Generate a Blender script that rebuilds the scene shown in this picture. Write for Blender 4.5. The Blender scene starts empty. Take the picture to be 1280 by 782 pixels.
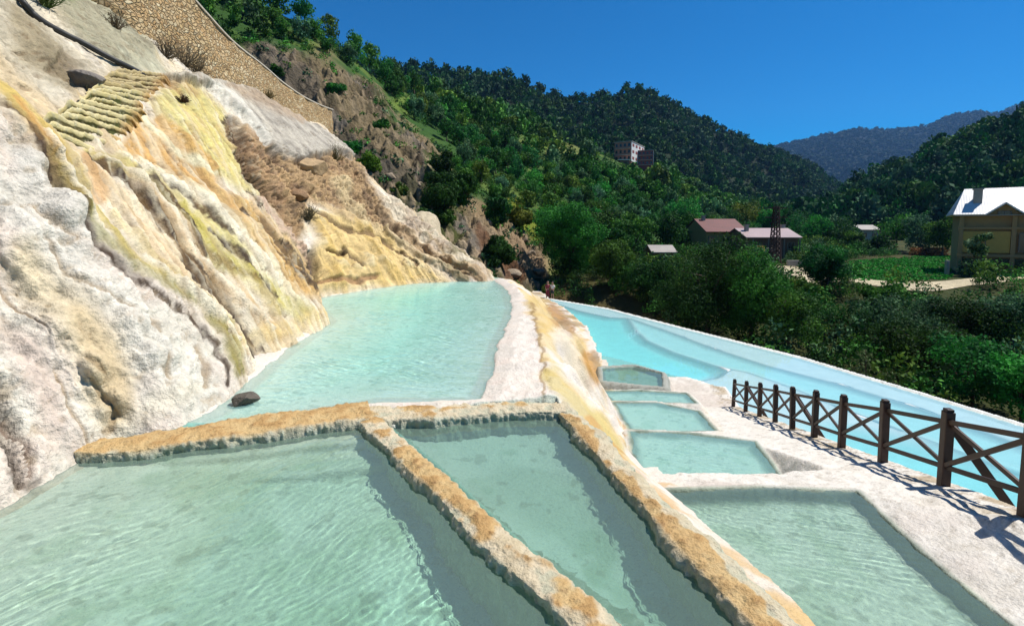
import bpy, bmesh, math, random
import numpy as np
from mathutils import Vector, Matrix
R = math.radians
rng = np.random.default_rng(7)
random.seed(7)
S = bpy.context.scene
C = S.collection

# ------------------------------------------------------------------ camera maths
F = 600.0; PX0 = 640.0; PY0 = 327.0; PIT = R(4.0)
cp, sp = math.cos(PIT), math.sin(PIT)
def ray(px, py):
    a = (px-PX0)/F; b = (PY0-py)/F
    return np.array([a, cp+b*sp, -sp+b*cp])
def P(px, py, z=None, Y=None):
    d = ray(px, py)
    k = z/d[2] if z is not None else Y/d[1]
    return d*k
def proj(p):
    p = np.asarray(p)
    d = p[..., 1]*cp - p[..., 2]*sp
    v = p[..., 1]*sp + p[..., 2]*cp
    d = np.where(np.abs(d) < .05, .05, d)
    return PX0+F*p[..., 0]/d, PY0-F*v/d

# ------------------------------------------------------------------ noise
def _h(ix, iy, iz, seed):
    n = (ix.astype(np.int64)*73856093) ^ (iy.astype(np.int64)*19349663) ^ (iz.astype(np.int64)*83492791) ^ (seed*2654435)
    n = (n ^ (n >> 13))*1274126177 & 0x7fffffff
    n = (n ^ (n >> 16)) & 0xffffff
    return n.astype(np.float32)/float(0xffffff)*2-1
def vnoise(x, y, z=None, seed=0):
    x = np.asarray(x, dtype=np.float32); y = np.asarray(y, dtype=np.float32)
    if z is None: z = np.zeros_like(x)
    fx, fy, fz = np.floor(x), np.floor(y), np.floor(z)
    ix, iy, iz = fx.astype(np.int64), fy.astype(np.int64), fz.astype(np.int64)
    u, v, w = x-fx, y-fy, z-fz
    u = u*u*u*(u*(u*6-15)+10); v = v*v*v*(v*(v*6-15)+10); w = w*w*(3-2*w)
    def L(a, b, t): return a+(b-a)*t
    r = []
    for dz in (0, 1):
        a = L(_h(ix, iy, iz+dz, seed), _h(ix+1, iy, iz+dz, seed), u)
        b = L(_h(ix, iy+1, iz+dz, seed), _h(ix+1, iy+1, iz+dz, seed), u)
        r.append(L(a, b, v))
    return L(r[0], r[1], w)
def fbm(x, y, z=None, o=4, seed=0, g=.5, ridge=False):
    s = 0; a = 1; n = 0; k = 1.0
    for i in range(o):
        t = vnoise(x*k+i*17.3, y*k-i*9.1, None if z is None else z*k+i*3.7, seed+i)
        if ridge: t = 1-2*np.abs(t)
        s = s+a*t; n += a; a *= g; k *= 2.03
    return s/n
def sstep(a, b, x):
    t = np.clip((x-a)/(b-a), 0, 1); return t*t*(3-2*t)

# ------------------------------------------------------------------ 2D shapes
def seg_dist(x, y, pts):
    """distance to an open polyline and the fraction along it"""
    best = np.full(x.shape, 1e9, np.float32); fr = np.zeros(x.shape, np.float32)
    n = len(pts)-1
    for i in range(n):
        ax, ay = pts[i]; bx, by = pts[i+1]
        dx, dy = bx-ax, by-ay
        t = np.clip(((x-ax)*dx+(y-ay)*dy)/(dx*dx+dy*dy+1e-9), 0, 1)
        d = np.hypot(x-ax-t*dx, y-ay-t*dy)
        m = d < best
        best = np.where(m, d, best); fr = np.where(m, (i+t)/n, fr)
    return best, fr
def sdf(x, y, pts):
    """signed distance to a polygon, negative inside"""
    d, _ = seg_dist(x, y, list(pts)+[pts[0]])
    inside = np.zeros(x.shape, bool)
    n = len(pts)
    for i in range(n):
        ax, ay = pts[i]; bx, by = pts[(i+1) % n]
        if ay == by: continue
        c = ((ay > y) != (by > y)) & (x < (bx-ax)*(y-ay)/(by-ay)+ax)
        inside ^= c
    return np.where(inside, -d, d)
def crom(pts, n):
    """catmull rom through the rows of pts, n samples per segment"""
    p = np.asarray(pts, float)
    e = np.concatenate([2*p[:1]-p[1:2], p, 2*p[-1:]-p[-2:-1]])
    out = []
    for i in range(len(p)-1):
        for t in np.arange(n)/n:
            a, b, c, d = e[i], e[i+1], e[i+2], e[i+3]
            out.append(.5*((2*b)+(-a+c)*t+(2*a-5*b+4*c-d)*t*t+(-a+3*b-3*c+d)*t**3))
    out.append(p[-1])
    return np.array(out)

# ------------------------------------------------------------------ colour
def lin(c):
    c = np.asarray(c, float)/255.
    return np.where(c <= .04045, c/12.92, ((c+.055)/1.055)**2.4)
def alb(r, g, b, k=.76): return lin((r, g, b))*k
class Paint:
    def __init__(s, base, n):
        s.c = np.tile(np.asarray(base, np.float32), (n, 1)).astype(np.float32)
    def mix(s, m, col):
        m = np.clip(m, 0, 1)[:, None]
        s.c = s.c*(1-m)+np.asarray(col, np.float32)*m
    def mul(s, f):
        s.c = s.c*np.asarray(f, np.float32)[:, None]

# ------------------------------------------------------------------ meshes
def mesh(name, verts, faces, mat=None, smooth=True, col=None, parent=None, uv=None):
    verts = np.asarray(verts, np.float32)
    me = bpy.data.meshes.new(name)
    if isinstance(faces, np.ndarray):
        nf, k = faces.shape
        me.vertices.add(len(verts)); me.vertices.foreach_set('co', verts.ravel())
        me.loops.add(nf*k); me.loops.foreach_set('vertex_index', faces.ravel().astype(np.int32))
        me.polygons.add(nf)
        me.polygons.foreach_set('loop_start', np.arange(0, nf*k, k, dtype=np.int32))
        me.update(calc_edges=True)
    else:
        me.from_pydata(verts.tolist(), [], faces); me.update()
    if col is not None:
        ca = me.color_attributes.new('Col', 'FLOAT_COLOR', 'POINT')
        c4 = np.ones((len(verts), 4), np.float32); c4[:, :3] = col
        ca.data.foreach_set('color', c4.ravel())
    if smooth: me.polygons.foreach_set('use_smooth', np.ones(len(me.polygons), bool))
    me.validate()
    if mat: me.materials.append(mat)
    o = bpy.data.objects.new(name, me); C.objects.link(o)
    if parent: o.parent = parent
    return o
def grid_faces(nu, nv):
    i = np.arange(nu-1)[:, None]*nv+np.arange(nv-1)[None, :]
    return np.stack([i, i+nv, i+nv+1, i+1], -1).reshape(-1, 4)
def tag(o, label=None, cat=None, group=None, kind=None):
    if label: o['label'] = label
    if cat: o['category'] = cat
    if group: o['group'] = group
    if kind: o['kind'] = kind
    return o
def empty(name, loc, rz=0, **k):
    o = bpy.data.objects.new(name, None); C.objects.link(o)
    o.location = [float(v) for v in loc]; o.rotation_euler = (0, 0, rz); o.empty_display_size = .3
    return tag(o, **k)
class MB:
    """collects boxes, bars, tubes into one mesh"""
    def __init__(s): s.v = []; s.f = []
    def add(s, v, f):
        b = len(s.v); s.v += [tuple(map(float, p)) for p in v]; s.f += [[b+i for i in q] for q in f]
    def box(s, c, d, rz=0, M=None):
        hx, hy, hz = d[0]/2, d[1]/2, d[2]/2
        v = [(x, y, z) for x in (-hx, hx) for y in (-hy, hy) for z in (-hz, hz)]
        ca, sa = math.cos(rz), math.sin(rz)
        v = [(c[0]+x*ca-y*sa, c[1]+x*sa+y*ca, c[2]+z) for x, y, z in v]
        s.add(v, [(0, 1, 3, 2), (4, 6, 7, 5), (0, 4, 5, 1), (2, 3, 7, 6), (0, 2, 6, 4), (1, 5, 7, 3)])
    def bar(s, a, b, w, h, up=(0, 0, 1)):
        a = Vector([float(q) for q in a]); b = Vector([float(q) for q in b]); d = (b-a).normalized(); u = Vector(up)
        r = d.cross(u)
        if r.length < 1e-3: r = d.cross(Vector((1, 0, 0)))
        r.normalize(); u = r.cross(d)
        v = [e+r*x*w/2+u*y*h/2 for e in (a, b) for x, y in ((-1, -1), (1, -1), (1, 1), (-1, 1))]
        s.add(v, [(3, 2, 1, 0), (4, 5, 6, 7), (0, 1, 5, 4), (1, 2, 6, 5), (2, 3, 7, 6), (3, 0, 4, 7)])
    def tube(s, pts, rad, n=8):
        pts = [Vector([float(q) for q in p]) for p in pts]
        if not hasattr(rad, '__len__'): rad = [rad]*len(pts)
        vs = []; fs = []
        for i, p in enumerate(pts):
            d = (pts[min(i+1, len(pts)-1)]-pts[max(i-1, 0)]).normalized()
            r = d.cross(Vector((0, 0, 1)))
            if r.length < 1e-3: r = Vector((1, 0, 0))
            r.normalize(); u = r.cross(d)
            for k in range(n):
                a = 2*math.pi*k/n
                vs.append(p+r*math.cos(a)*rad[i]+u*math.sin(a)*rad[i])
        for i in range(len(pts)-1):
            for k in range(n):
                fs.append((i*n+k, i*n+(k+1) % n, (i+1)*n+(k+1) % n, (i+1)*n+k))
        fs.append(list(range(n))[::-1]); fs.append([(len(pts)-1)*n+k for k in range(n)])
        s.add(vs, fs)
    def build(s, name, mat, parent=None, bevel=0, smooth=False):
        o = mesh(name, s.v, s.f, mat, smooth=smooth, parent=parent)
        if bevel:
            m = o.modifiers.new('b', 'BEVEL'); m.width = bevel; m.segments = 2; m.limit_method = 'ANGLE'
        return o

# ------------------------------------------------------------------ materials
class NT:
    def __init__(s, name):
        s.m = bpy.data.materials.new(name); s.m.use_nodes = True
        s.t = s.m.node_tree; s.t.nodes.clear()
        s.out = s.t.nodes.new('ShaderNodeOutputMaterial')
    def n(s, ty, **k):
        nd = s.t.nodes.new('ShaderNode'+ty)
        for a, b in k.items():
            if a.startswith('i_'):
                key = a[2:]
                key = int(key) if key.isdigit() else key.replace('_', ' ')
                nd.inputs[key].default_value = b
            else: setattr(nd, a, b)
        return nd
    def l(s, a, b): s.t.links.new(a, b)
    def math(s, op, a, b=None):
        nd = s.n('Math', operation=op)
        for i, v in enumerate((a, b)):
            if v is None: continue
            if hasattr(v, 'links'): s.l(v, nd.inputs[i])
            else: nd.inputs[i].default_value = v
        return nd.outputs[0]
    def mixc(s, f, a, b, bt='MIX'):
        nd = s.n('Mix', data_type='RGBA', blend_type=bt)
        for i, v in ((0, f), (6, a), (7, b)):
            if hasattr(v, 'links'): s.l(v, nd.inputs[i])
            else: nd.inputs[i].default_value = v if i == 0 else (*v[:3], 1)
        return nd.outputs[2]
    def ramp(s, f, st):
        nd = s.n('ValToRGB'); e = nd.color_ramp.elements
        while len(e) < len(st): e.new(.5)
        for q, (p, c) in zip(e, st):
            q.position = p; q.color = (*c[:3], 1) if hasattr(c, '__len__') else (c, c, c, 1)
        s.l(f, nd.inputs[0]); return nd.outputs[0]
    def pos(s): return s.n('TexCoord').outputs['Object']
    def noise(s, sc, det=4, rough=.5, vec=None, dist=0):
        nd = s.n('TexNoise', i_Scale=sc, i_Detail=det, i_Roughness=rough, i_Distortion=dist)
        s.l(vec if vec is not None else s.pos(), nd.inputs['Vector']); return nd.outputs['Fac']
    def vor(s, sc, feat='F1', vec=None, out='Distance', rnd=1):
        nd = s.n('TexVoronoi', feature=feat, i_Scale=sc); nd.inputs['Randomness'].default_value = rnd
        s.l(vec if vec is not None else s.pos(), nd.inputs['Vector']); return nd.outputs[out]
    def scale(s, v, xyz):
        nd = s.n('Mapping'); nd.inputs['Scale'].default_value = xyz; s.l(v, nd.inputs['Vector']); return nd.outputs[0]
    def bump(s, h, st=.5, d=.02, nrm=None):
        nd = s.n('Bump', i_Strength=st, i_Distance=d); s.l(h, nd.inputs['Height'])
        if nrm is not None: s.l(nrm, nd.inputs['Normal'])
        return nd.outputs[0]
    def bsdf(s, col, rough=.7, nrm=None, spec=.5, metal=0.):
        b = s.n('BsdfPrincipled')
        for key, v in (('Base Color', col), ('Roughness', rough), ('Metallic', metal), ('Specular IOR Level', spec)):
            if hasattr(v, 'links'): s.l(v, b.inputs[key])
            else: b.inputs[key].default_value = (*v[:3], 1) if key == 'Base Color' else v
        if nrm is not None: s.l(nrm, b.inputs['Normal'])
        return b
    def fin(s, b):
        s.l(b.outputs[0] if hasattr(b, 'outputs') else b, s.out.inputs[0]); return s.m

def mineral(name, sc=1.0, rough=.75, bump=1.0, spec=.35, vary=.25):
    t = NT(name)
    a = t.n('Attribute', attribute_name='Col').outputs['Color']
    n1 = t.noise(2.5*sc, 6, .6); n2 = t.noise(14*sc, 6, .65); n3 = t.noise(60*sc, 4, .6)
    f = t.math('MULTIPLY_ADD', n2, vary*1.2); f.node.inputs[2].default_value = 1-vary*.6
    g = t.math('MULTIPLY_ADD', n1, vary); g.node.inputs[2].default_value = 1-vary*.5
    fg = t.math('MULTIPLY', f, g)
    c = t.mixc(1.0, a, fg, 'MULTIPLY')
    sp_ = t.ramp(t.noise(30*sc, 5, .7), [(.36, .62), (.46, 1)])
    c = t.mixc(.6, c, t.mixc(1.0, c, sp_, 'MULTIPLY'))
    v = t.vor(22*sc, 'F1')
    h = t.math('ADD', t.math('MULTIPLY', n2, 1.0), t.math('MULTIPLY', n3, .35))
    h = t.math('ADD', h, t.math('MULTIPLY', v, .35))
    nb = t.bump(h, .75*bump, .045/sc)
    r = t.math('MULTIPLY_ADD', n2, .25); r.node.inputs[2].default_value = rough-.12
    return t.fin(t.bsdf(c, r, nb, spec))
M = {}
M['cliff'] = mineral('travertine_cliff_rock', 1.0, .72, 1.0)
M['terrace'] = mineral('travertine_flowstone', 1.3, .62, .7, .4, .16)
M['wall'] = mineral('travertine_crust', 2.2, .7, 1.1, .4, .22)
M['earth'] = mineral('hillside_soil', .12, .9, 1.0, .1, .5)
def simple(name, col, rough=.7, nsc=6, vary=.3, bump=.3, bd=.01, metal=0., spec=.4, rnd=0):
    t = NT(name)
    n = t.noise(nsc, 5, .6)
    f = t.math('MULTIPLY_ADD', n, vary*2); f.node.inputs[2].default_value = 1-vary
    if rnd:
        g = t.math('MULTIPLY_ADD', t.n('ObjectInfo').outputs['Random'], rnd*2); g.node.inputs[2].default_value = 1-rnd; f = t.math('MULTIPLY', f, g)
    c = t.mixc(1.0, col, f, 'MULTIPLY')
    return t.fin(t.bsdf(c, rough, t.bump(n, bump, bd), spec, metal))
# ================================================================== the travertine cliff
ZA, ZB, ZC = -2.2, -2.25, -2.27           # water levels of the three upper basins
toe = [(-4.0, .4, -2.5), (-4.2, 2.6, -2.45), P(-5, 636, z=ZB), P(130, 562, z=ZB), P(255, 520, z=ZA), P(335, 452, z=ZA),
       P(408, 402, z=ZA), P(392, 375, z=ZA), P(500, 356, z=ZA), P(560, 352, z=ZA), P(618, 348.5, z=ZA), (1.6, 25, -5.5)]
crest = [(-13.5, .4, 7), (-14, 2.5, 7.4), (-14.5, 4.5, 7.8), (-15.5, 7, 8.6), (-16.2, 10, 9.4), (-16, 14.5, 9.2), (-13.9, 17.6, 7.4),
         (-13, 21, 6.4), (-13.3, 26, 6.7), (-13.7, 32, 7.0), (-13.9, 37.2, 7.2), (-12, 44, 1)]
toe = np.array([np.array(q, float) for q in toe]); crest = np.array([np.array(q, float) for q in crest])
NSEG = 58
T = crom(toe, NSEG); K = crom(crest, NSEG)
NV = 560
vv = np.linspace(-.05, 1.02, NV)**1.0
T3 = T[:, None, :]; K3 = K[:, None, :]; V3 = vv[None, :, None]
base = T3+(K3-T3)*V3
tt = np.linspace(0, len(toe)-1, len(T))
# gentle curvature: bulging lower body near the camera, sagging towards the far end
nrm0 = np.cross(np.gradient(T, axis=0), K-T); nrm0 /= np.linalg.norm(nrm0, axis=1)[:, None]
nrm0 *= np.sign(nrm0[:, 2:3]); nrm0 = nrm0[:, None, :]
bul = np.interp(tt, [0, 2, 3, 4, 5, 6, 7, 8, 9, 10, 11], [.6, .7, .8, .55, .3, .2, .1, .0, -.2, -.5, 0])
sv = np.sin(np.clip(V3, 0, 1)*math.pi)
base = base+nrm0*bul[:, None, None]*sv
gx, gy = proj(base)
sl = np.concatenate([[0], np.cumsum(np.linalg.norm(np.diff(.6*T+.4*K, axis=0), axis=1))])
SS = np.repeat(sl[:, None], NV, 1); WW = np.linalg.norm(K-T, axis=1)[:, None]*vv[None, :]
gxf, gyf = gx.ravel().astype(np.float32), gy.ravel().astype(np.float32)
s_, w_ = SS.ravel().astype(np.float32), WW.ravel().astype(np.float32)
bp = base.reshape(-1, 3)
jx = gxf+5*fbm(bp[:, 0]*1.3, bp[:, 1]*1.3, bp[:, 2]*1.3, 4, 3)
jy = gyf+5*fbm(bp[:, 0]*1.3, bp[:, 1]*1.3, bp[:, 2]*1.3, 4, 9)
def st(pts, w, soft=.55):
    x0, x1 = min(p[0] for p in pts)-w*2, max(p[0] for p in pts)+w*2
    y0, y1 = min(p[1] for p in pts)-w*2, max(p[1] for p in pts)+w*2
    m = (jx > x0) & (jx < x1) & (jy > y0) & (jy < y1)
    out = np.zeros(jx.shape, np.float32)
    d, fr = seg_dist(jx[m], jy[m], pts)
    ww = w*(.55+.45*np.sin(np.clip(fr, .02, .98)*math.pi)**.5)
    out[m] = 1-sstep(ww*(1-soft), ww*(1+soft*.6), d)
    return out
def pg(pts, soft=6):
    return 1-sstep(-soft, soft, sdf(jx, jy, pts))
st_n = fbm(s_*2.6, w_*.30, None, 4, 21)          # long streaks down the slope
st_f = fbm(s_*11., w_*.9, None, 3, 31)
st_g = fbm(s_*1.1, w_*.16, None, 3, 41)
bl = fbm(bp[:, 0]*1.4, bp[:, 1]*1.4, bp[:, 2]*1.4, 5, 51)
bf = fbm(bp[:, 0]*7, bp[:, 1]*7, bp[:, 2]*7, 4, 61)
rg = fbm(bp[:, 0]*.9, bp[:, 1]*.9, bp[:, 2]*.9, 5, 71, ridge=True)
cl = Paint(alb(226, 212, 184), len(bp))
cl.mix(sstep(-.1, .5, bl), alb(232, 222, 205))
cl.mix(.6*sstep(.05, .5, st_n), alb(214, 184, 128))
dsp = .10*bl+.035*st_n+.012*st_f+.02*bf+.12*fbm(bp[:, 0]*.35, bp[:, 1]*.35, bp[:, 2]*.35, 2, 81)
flow = pg([(-40, 100), (30, 150), (100, 190), (150, 90), (260, 100), (300, 150), (350, 290), (390, 350), (430, 400), (340, 460), (300, 480), (200, 350), (100, 230), (-20, 160)], 16)
dsp += flow*(.10*st_n+.03*st_f+.10*st_g)
# white/pink bulging mass at the lower left
WH = pg([(-60, 130), (20, 165), (90, 215), (120, 300), (215, 370), (275, 430), (300, 500), (250, 530), (130, 570), (-40, 660)], 14)
cl.mix(WH, alb(232, 226, 208))
cl.mix(WH*sstep(-.35, .35, bl+st_n*.5)*.75, alb(228, 206, 190))
cl.mix(st([(-20, 215), (44, 289), (121, 361), (204, 444), (262, 502)], 30)*.7, alb(236, 234, 220))
cl.mix(st([(20, 180), (60, 240), (110, 290)], 26)*.6, alb(226, 226, 214))
cl.mix(st([(30, 330), (80, 390), (120, 440), (140, 520)], 40, .8)*.9, alb(222, 200, 150))
cl.mix(st([(95, 395), (130, 450), (150, 510)], 26, .8)*.8, alb(206, 174, 108))
cl.mix(st([(5, 400), (40, 480), (60, 560)], 20, .8)*.45, alb(214, 178, 160))
cl.mix(st([(250, 480), (200, 500), (150, 540)], 16, .8)*.6, alb(238, 226, 196))
cl.mix(WH*.35, alb(234, 226, 208)); dsp += WH*(.10*bl+.035*bf+.08*fbm(bp[:, 0]*2.6, bp[:, 1]*2.6, bp[:, 2]*1.8, 3, 91))
def blob(x, y, r, h, sx=1.0):
    d = np.hypot((jx-x)/sx, jy-y)/r
    return h*np.clip(1-d*d, 0, 1)**1.2
for b in ((78, 262, 30, .22), (40, 205, 34, .18), (118, 462, 26, .14), (150, 500, 22, .14), (60, 420, 50, .18), (200, 430, 40, .12),
          (100, 540, 36, .12), (20, 300, 44, .14), (165, 400, 26, .10), (128, 515, 14, .12), (230, 485, 24, .10)):
    dsp += blob(*b)
# creases in the white mass
for pts, w in (([(60, 300), (85, 340), (140, 372), (170, 385)], 3), ([(105, 455), (118, 462), (128, 470)], 5), ([(128, 540), (138, 535), (142, 520)], 5),
               ([(185, 392), (195, 405), (203, 414)], 3), ([(250, 430), (258, 455), (262, 478)], 4), ([(30, 250), (52, 275), (75, 290), (95, 300)], 3),
               ([(112, 480), (130, 500), (150, 520)], 4), ([(205, 445), (212, 470)], 4), ([(0, 355), (30, 395), (48, 420)], 3), ([(60, 470), (80, 520), (110, 560)], 3)):
    m = st(pts, w); cl.mix(m*.6, alb(150, 122, 80)); dsp -= m*.035
# dark crack at the far left
m = st([(-8, 480), (6, 540), (14, 585), (20, 606)], 11); dsp -= m*.45; cl.mix(m*.9, alb(66, 42, 30)); 
m = st([(16, 520), (30, 560), (34, 600)], 5); cl.mix(m*.8, alb(96, 64, 44)); dsp -= m*.15
m = st([(0, 600), (30, 612), (46, 604)], 6); cl.mix(m*.6, alb(60, 40, 28))
# upper left, bare grey rock and the slope over the hose
cl.mix(pg([(-60, -60), (30, -60), (60, 30), (120, 90), (60, 130), (20, 120), (-60, 60)], 12)*.85, alb(212, 202, 178))
cl.mix(st([(20, 10), (45, 60), (80, 90)], 22, .8)*.8, alb(150, 134, 98))
cl.mix(st([(-20, 40), (20, 100), (60, 130)], 20, .8)*.6, alb(214, 186, 138))
cl.mix(pg([(40, -30), (150, -30), (192, 60), (215, 97), (150, 88), (100, 50)], 8)*.9, alb(172, 170, 142))
cl.mix(pg([(36, -20), (90, -20), (100, 25), (70, 20)], 9)*.8*sstep(-.2, .3, bl), alb(96, 112, 48))
m = pg([(60, 85), (80, 60), (118, 96), (90, 112)], 6); cl.mix(m*.7, alb(120, 100, 74)); dsp -= m*.12
# yellow skirt left of the stairs
m = st([(-20, 100), (0, 116), (27, 150), (66, 186), (97, 230), (104, 262)], 17, .7); cl.mix(m*.85, alb(204, 176, 84)); dsp += m*.08
m = st([(60, 196), (84, 225), (110, 255)], 16, .8); cl.mix(m*.7, alb(150, 128, 58))
cl.mix(st([(10, 128), (40, 168), (76, 205)], 5)*.7, alb(216, 160, 84))
# ochre fan right of the stairs
m = pg([(150, 186), (176, 143), (213, 160), (266, 213), (286, 262), (253, 244), (200, 208)], 7); cl.mix(m*.92, alb(206, 160, 88))
cl.mix(m*sstep(.0, .5, st_n)*.6, alb(226, 192, 120))
m = pg([(186, 126), (233, 100), (276, 136), (299, 210), (318, 246), (270, 216), (213, 158)], 7); cl.mix(m*.9, alb(214, 198, 112))
cl.mix(m*sstep(-.1, .4, st_n)*.5, alb(206, 198, 140)); dsp += m*.12
cl.mix(st([(178, 143), (220, 184), (268, 216)], 5)*.9, alb(234, 228, 190))
cl.mix(st([(200, 146), (233, 178), (268, 210)], 5)*.8, alb(218, 170, 92))
cl.mix(st([(190, 104), (222, 104), (240, 118)], 10, .8)*.7, alb(176, 146, 96))
# flow channels under the stairs : (points, half width, colour, height)
FL = [
 ([(150, 196), (200, 214), (256, 250), (300, 300), (340, 350), (385, 396)], 13, (238, 230, 196), .06),
 ([(113, 190), (150, 205), (205, 235), (250, 282), (300, 335), (350, 385)], 12, (198, 182, 96), .05),
 ([(97, 200), (130, 235), (160, 262), (210, 320), (262, 378), (305, 440)], 16, (240, 218, 176), .10),
 ([(104, 200), (118, 225), (126, 250)], 12, (206, 160, 104), .0),
 ([(104, 262), (126, 293), (165, 327), (204, 357), (253, 386), (277, 420), (292, 468)], 8, (140, 134, 44), .03),
 ([(120, 262), (150, 300), (180, 330), (215, 352)], 6, (186, 166, 66), .02),
 ([(262, 400), (282, 430), (296, 466)], 12, (150, 142, 70), -.02),
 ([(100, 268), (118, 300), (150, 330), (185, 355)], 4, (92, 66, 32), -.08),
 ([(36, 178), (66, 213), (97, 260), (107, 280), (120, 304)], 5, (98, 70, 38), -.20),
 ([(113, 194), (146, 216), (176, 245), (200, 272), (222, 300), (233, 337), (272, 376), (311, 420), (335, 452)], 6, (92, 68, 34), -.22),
 ([(130, 200), (165, 222), (190, 245), (228, 284), (253, 332), (301, 371), (345, 408), (362, 426)], 7, (214, 182, 136), .10),
 ([(266, 350), (300, 395), (325, 440)], 7, (146, 118, 62), -.06),
 ([(170, 212), (205, 240), (238, 280), (250, 310), (262, 330)], 4, (104, 84, 42), -.10),
 ([(228, 255), (262, 300), (272, 318), (330, 352), (380, 395)], 10, (188, 176, 78), .04),
 ([(262, 285), (290, 310), (310, 328)], 3, (92, 76, 40), -.09),
 ([(225, 232), (262, 262), (290, 290), (312, 318), (350, 361), (384, 388)], 7, (236, 226, 190), .06),
 ([(250, 262), (282, 296), (308, 322)], 8, (204, 192, 112), .03),
 ([(250, 300), (275, 322), (320, 352), (360, 392)], 3, (150, 112, 52), -.05),
 ([(150, 260), (190, 300), (230, 350)], 5, (226, 196, 152), .05),
 ([(140, 268), (180, 312), (240, 372), (280, 410)], 5, (226, 206, 150), .06),
 ([(300, 425), (345, 412), (400, 400), (425, 398)], 12, (222, 196, 132), .03),
 ([(330, 440), (380, 418), (430, 392)], 7, (234, 216, 176), .0),
]
OCH = pg([(270, 235), (315, 250), (345, 290), (392, 340), (398, 372), (372, 378), (340, 340), (300, 296)], 9)
cl.mix(OCH*.92, alb(206, 164, 92)); cl.mix(OCH*sstep(.0, .5, st_n+bl)*.6, alb(222, 192, 126)); dsp += OCH*(.05+.08*bl)
# thin cracks and rills that follow the flow
rl = fbm(s_*3.4+.6*bl, w_*.22, None, 3, 171, ridge=True); rl2 = fbm(s_*9+.8*bl, w_*.5, None, 3, 181, ridge=True)
m = flow*sstep(.62, .80, rl)*sstep(-.3, .2, fbm(s_*.8, w_*.3, None, 2, 191)); cl.mix(m*.75, alb(118, 88, 48)); dsp -= m*.07
m = flow*sstep(.55, .8, rl2); cl.mix(m*.35, alb(150, 118, 70)); dsp -= m*.02
m = flow*sstep(.25, .6, fbm(s_*6, w_*.35, None, 3, 193)); cl.mix(m*.5, alb(232, 220, 188)); dsp += m*.02
m = flow*sstep(.2, .5, fbm(s_*1.7, w_*.5, None, 3, 195)+.3*bf); cl.mix(m*.35, alb(196, 150, 96))
m = (1-flow)*(1-WH*.4)*sstep(.6, .8, rl)*.35; cl.mix(m, alb(150, 130, 100)); dsp -= m*.05
pock = sstep(.35, .6, fbm(bp[:, 0]*11, bp[:, 1]*11, bp[:, 2]*11, 3, 197)); cl.mix(pock*.35, alb(150, 122, 84)); dsp -= pock*.02
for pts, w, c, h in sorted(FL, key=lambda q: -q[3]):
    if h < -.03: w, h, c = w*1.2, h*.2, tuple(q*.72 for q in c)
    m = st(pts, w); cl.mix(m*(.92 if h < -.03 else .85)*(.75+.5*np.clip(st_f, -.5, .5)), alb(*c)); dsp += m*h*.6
# sharp dark seams beside the channels, and thin pale crests
for pts, w in (([(36, 178), (60, 208), (90, 250), (108, 285), (126, 310), (160, 345), (200, 372), (240, 400), (268, 436)], 2.6), ([(113, 194), (146, 216), (176, 245), (204, 278), (222, 304), (236, 342), (272, 380), (311, 424), (333, 452)], 3.2),
               ([(170, 206), (205, 232), (240, 272), (252, 304), (264, 330)], 2.4), ([(262, 285), (290, 312), (316, 336), (350, 372)], 2.0), ([(222, 300), (248, 340), (290, 384), (330, 428), (342, 446)], 2.4),
               ([(130, 200), (160, 226), (190, 262), (206, 292)], 2.0), ([(240, 240), (270, 276), (300, 306)], 1.8), ([(186, 208), (226, 238), (262, 270)], 1.6), ([(276, 150), (296, 192), (310, 226)], 2.4), ([(228, 318), (262, 352), (300, 394)], 1.6),
               ([(300, 262), (330, 300), (372, 344), (392, 368)], 2.2), ([(350, 300), (372, 326), (384, 350)], 2.0), ([(0, 138), (24, 160), (44, 184)], 2.2), ([(268, 440), (280, 462), (284, 482)], 2.4), ([(310, 240), (338, 272), (362, 300)], 2.2)):
    m = st(pts, w*1.35, .5); cl.mix(m*.95*sstep(-.7, -.1, st_f+bf), alb(62, 42, 20)); dsp -= m*.012
for pts, w in (([(46, 172), (76, 206), (104, 250), (124, 284)], 2), ([(124, 192), (160, 214), (196, 248), (226, 282), (246, 322), (296, 368), (344, 410)], 2.2), ([(152, 196), (206, 220), (262, 258), (304, 304), (352, 356)], 2.4), ([(214, 352), (256, 392), (292, 430)], 2), ([(180, 320), (226, 366), (270, 408)], 2)):
    m = st(pts, w*1.6, .5); cl.mix(m*.8, alb(244, 234, 206)); dsp += m*.05
# brown broken rock in the middle and the yellow bulge under it
BR = pg([(284, 152), (308, 172), (365, 200), (430, 190), (450, 202), (474, 250), (482, 292), (450, 280), (415, 258), (386, 250), (372, 300), (386, 322), (394, 352), (365, 300), (336, 258), (307, 218), (284, 180)], 7)
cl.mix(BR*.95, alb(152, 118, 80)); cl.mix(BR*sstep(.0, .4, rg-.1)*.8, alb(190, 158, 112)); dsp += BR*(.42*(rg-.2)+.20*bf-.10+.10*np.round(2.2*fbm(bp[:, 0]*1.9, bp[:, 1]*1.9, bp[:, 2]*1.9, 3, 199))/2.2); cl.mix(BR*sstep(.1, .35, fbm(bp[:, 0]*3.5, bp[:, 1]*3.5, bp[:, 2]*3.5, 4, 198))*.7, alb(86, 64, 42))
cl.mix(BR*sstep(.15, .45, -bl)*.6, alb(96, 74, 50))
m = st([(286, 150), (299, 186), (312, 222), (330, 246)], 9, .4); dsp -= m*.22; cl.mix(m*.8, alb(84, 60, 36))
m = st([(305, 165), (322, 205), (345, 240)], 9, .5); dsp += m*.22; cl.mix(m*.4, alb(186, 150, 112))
YB = pg([(386, 264), (429, 268), (482, 296), (548, 345), (560, 352), (396, 366), (388, 330), (396, 300)], 8)
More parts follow.
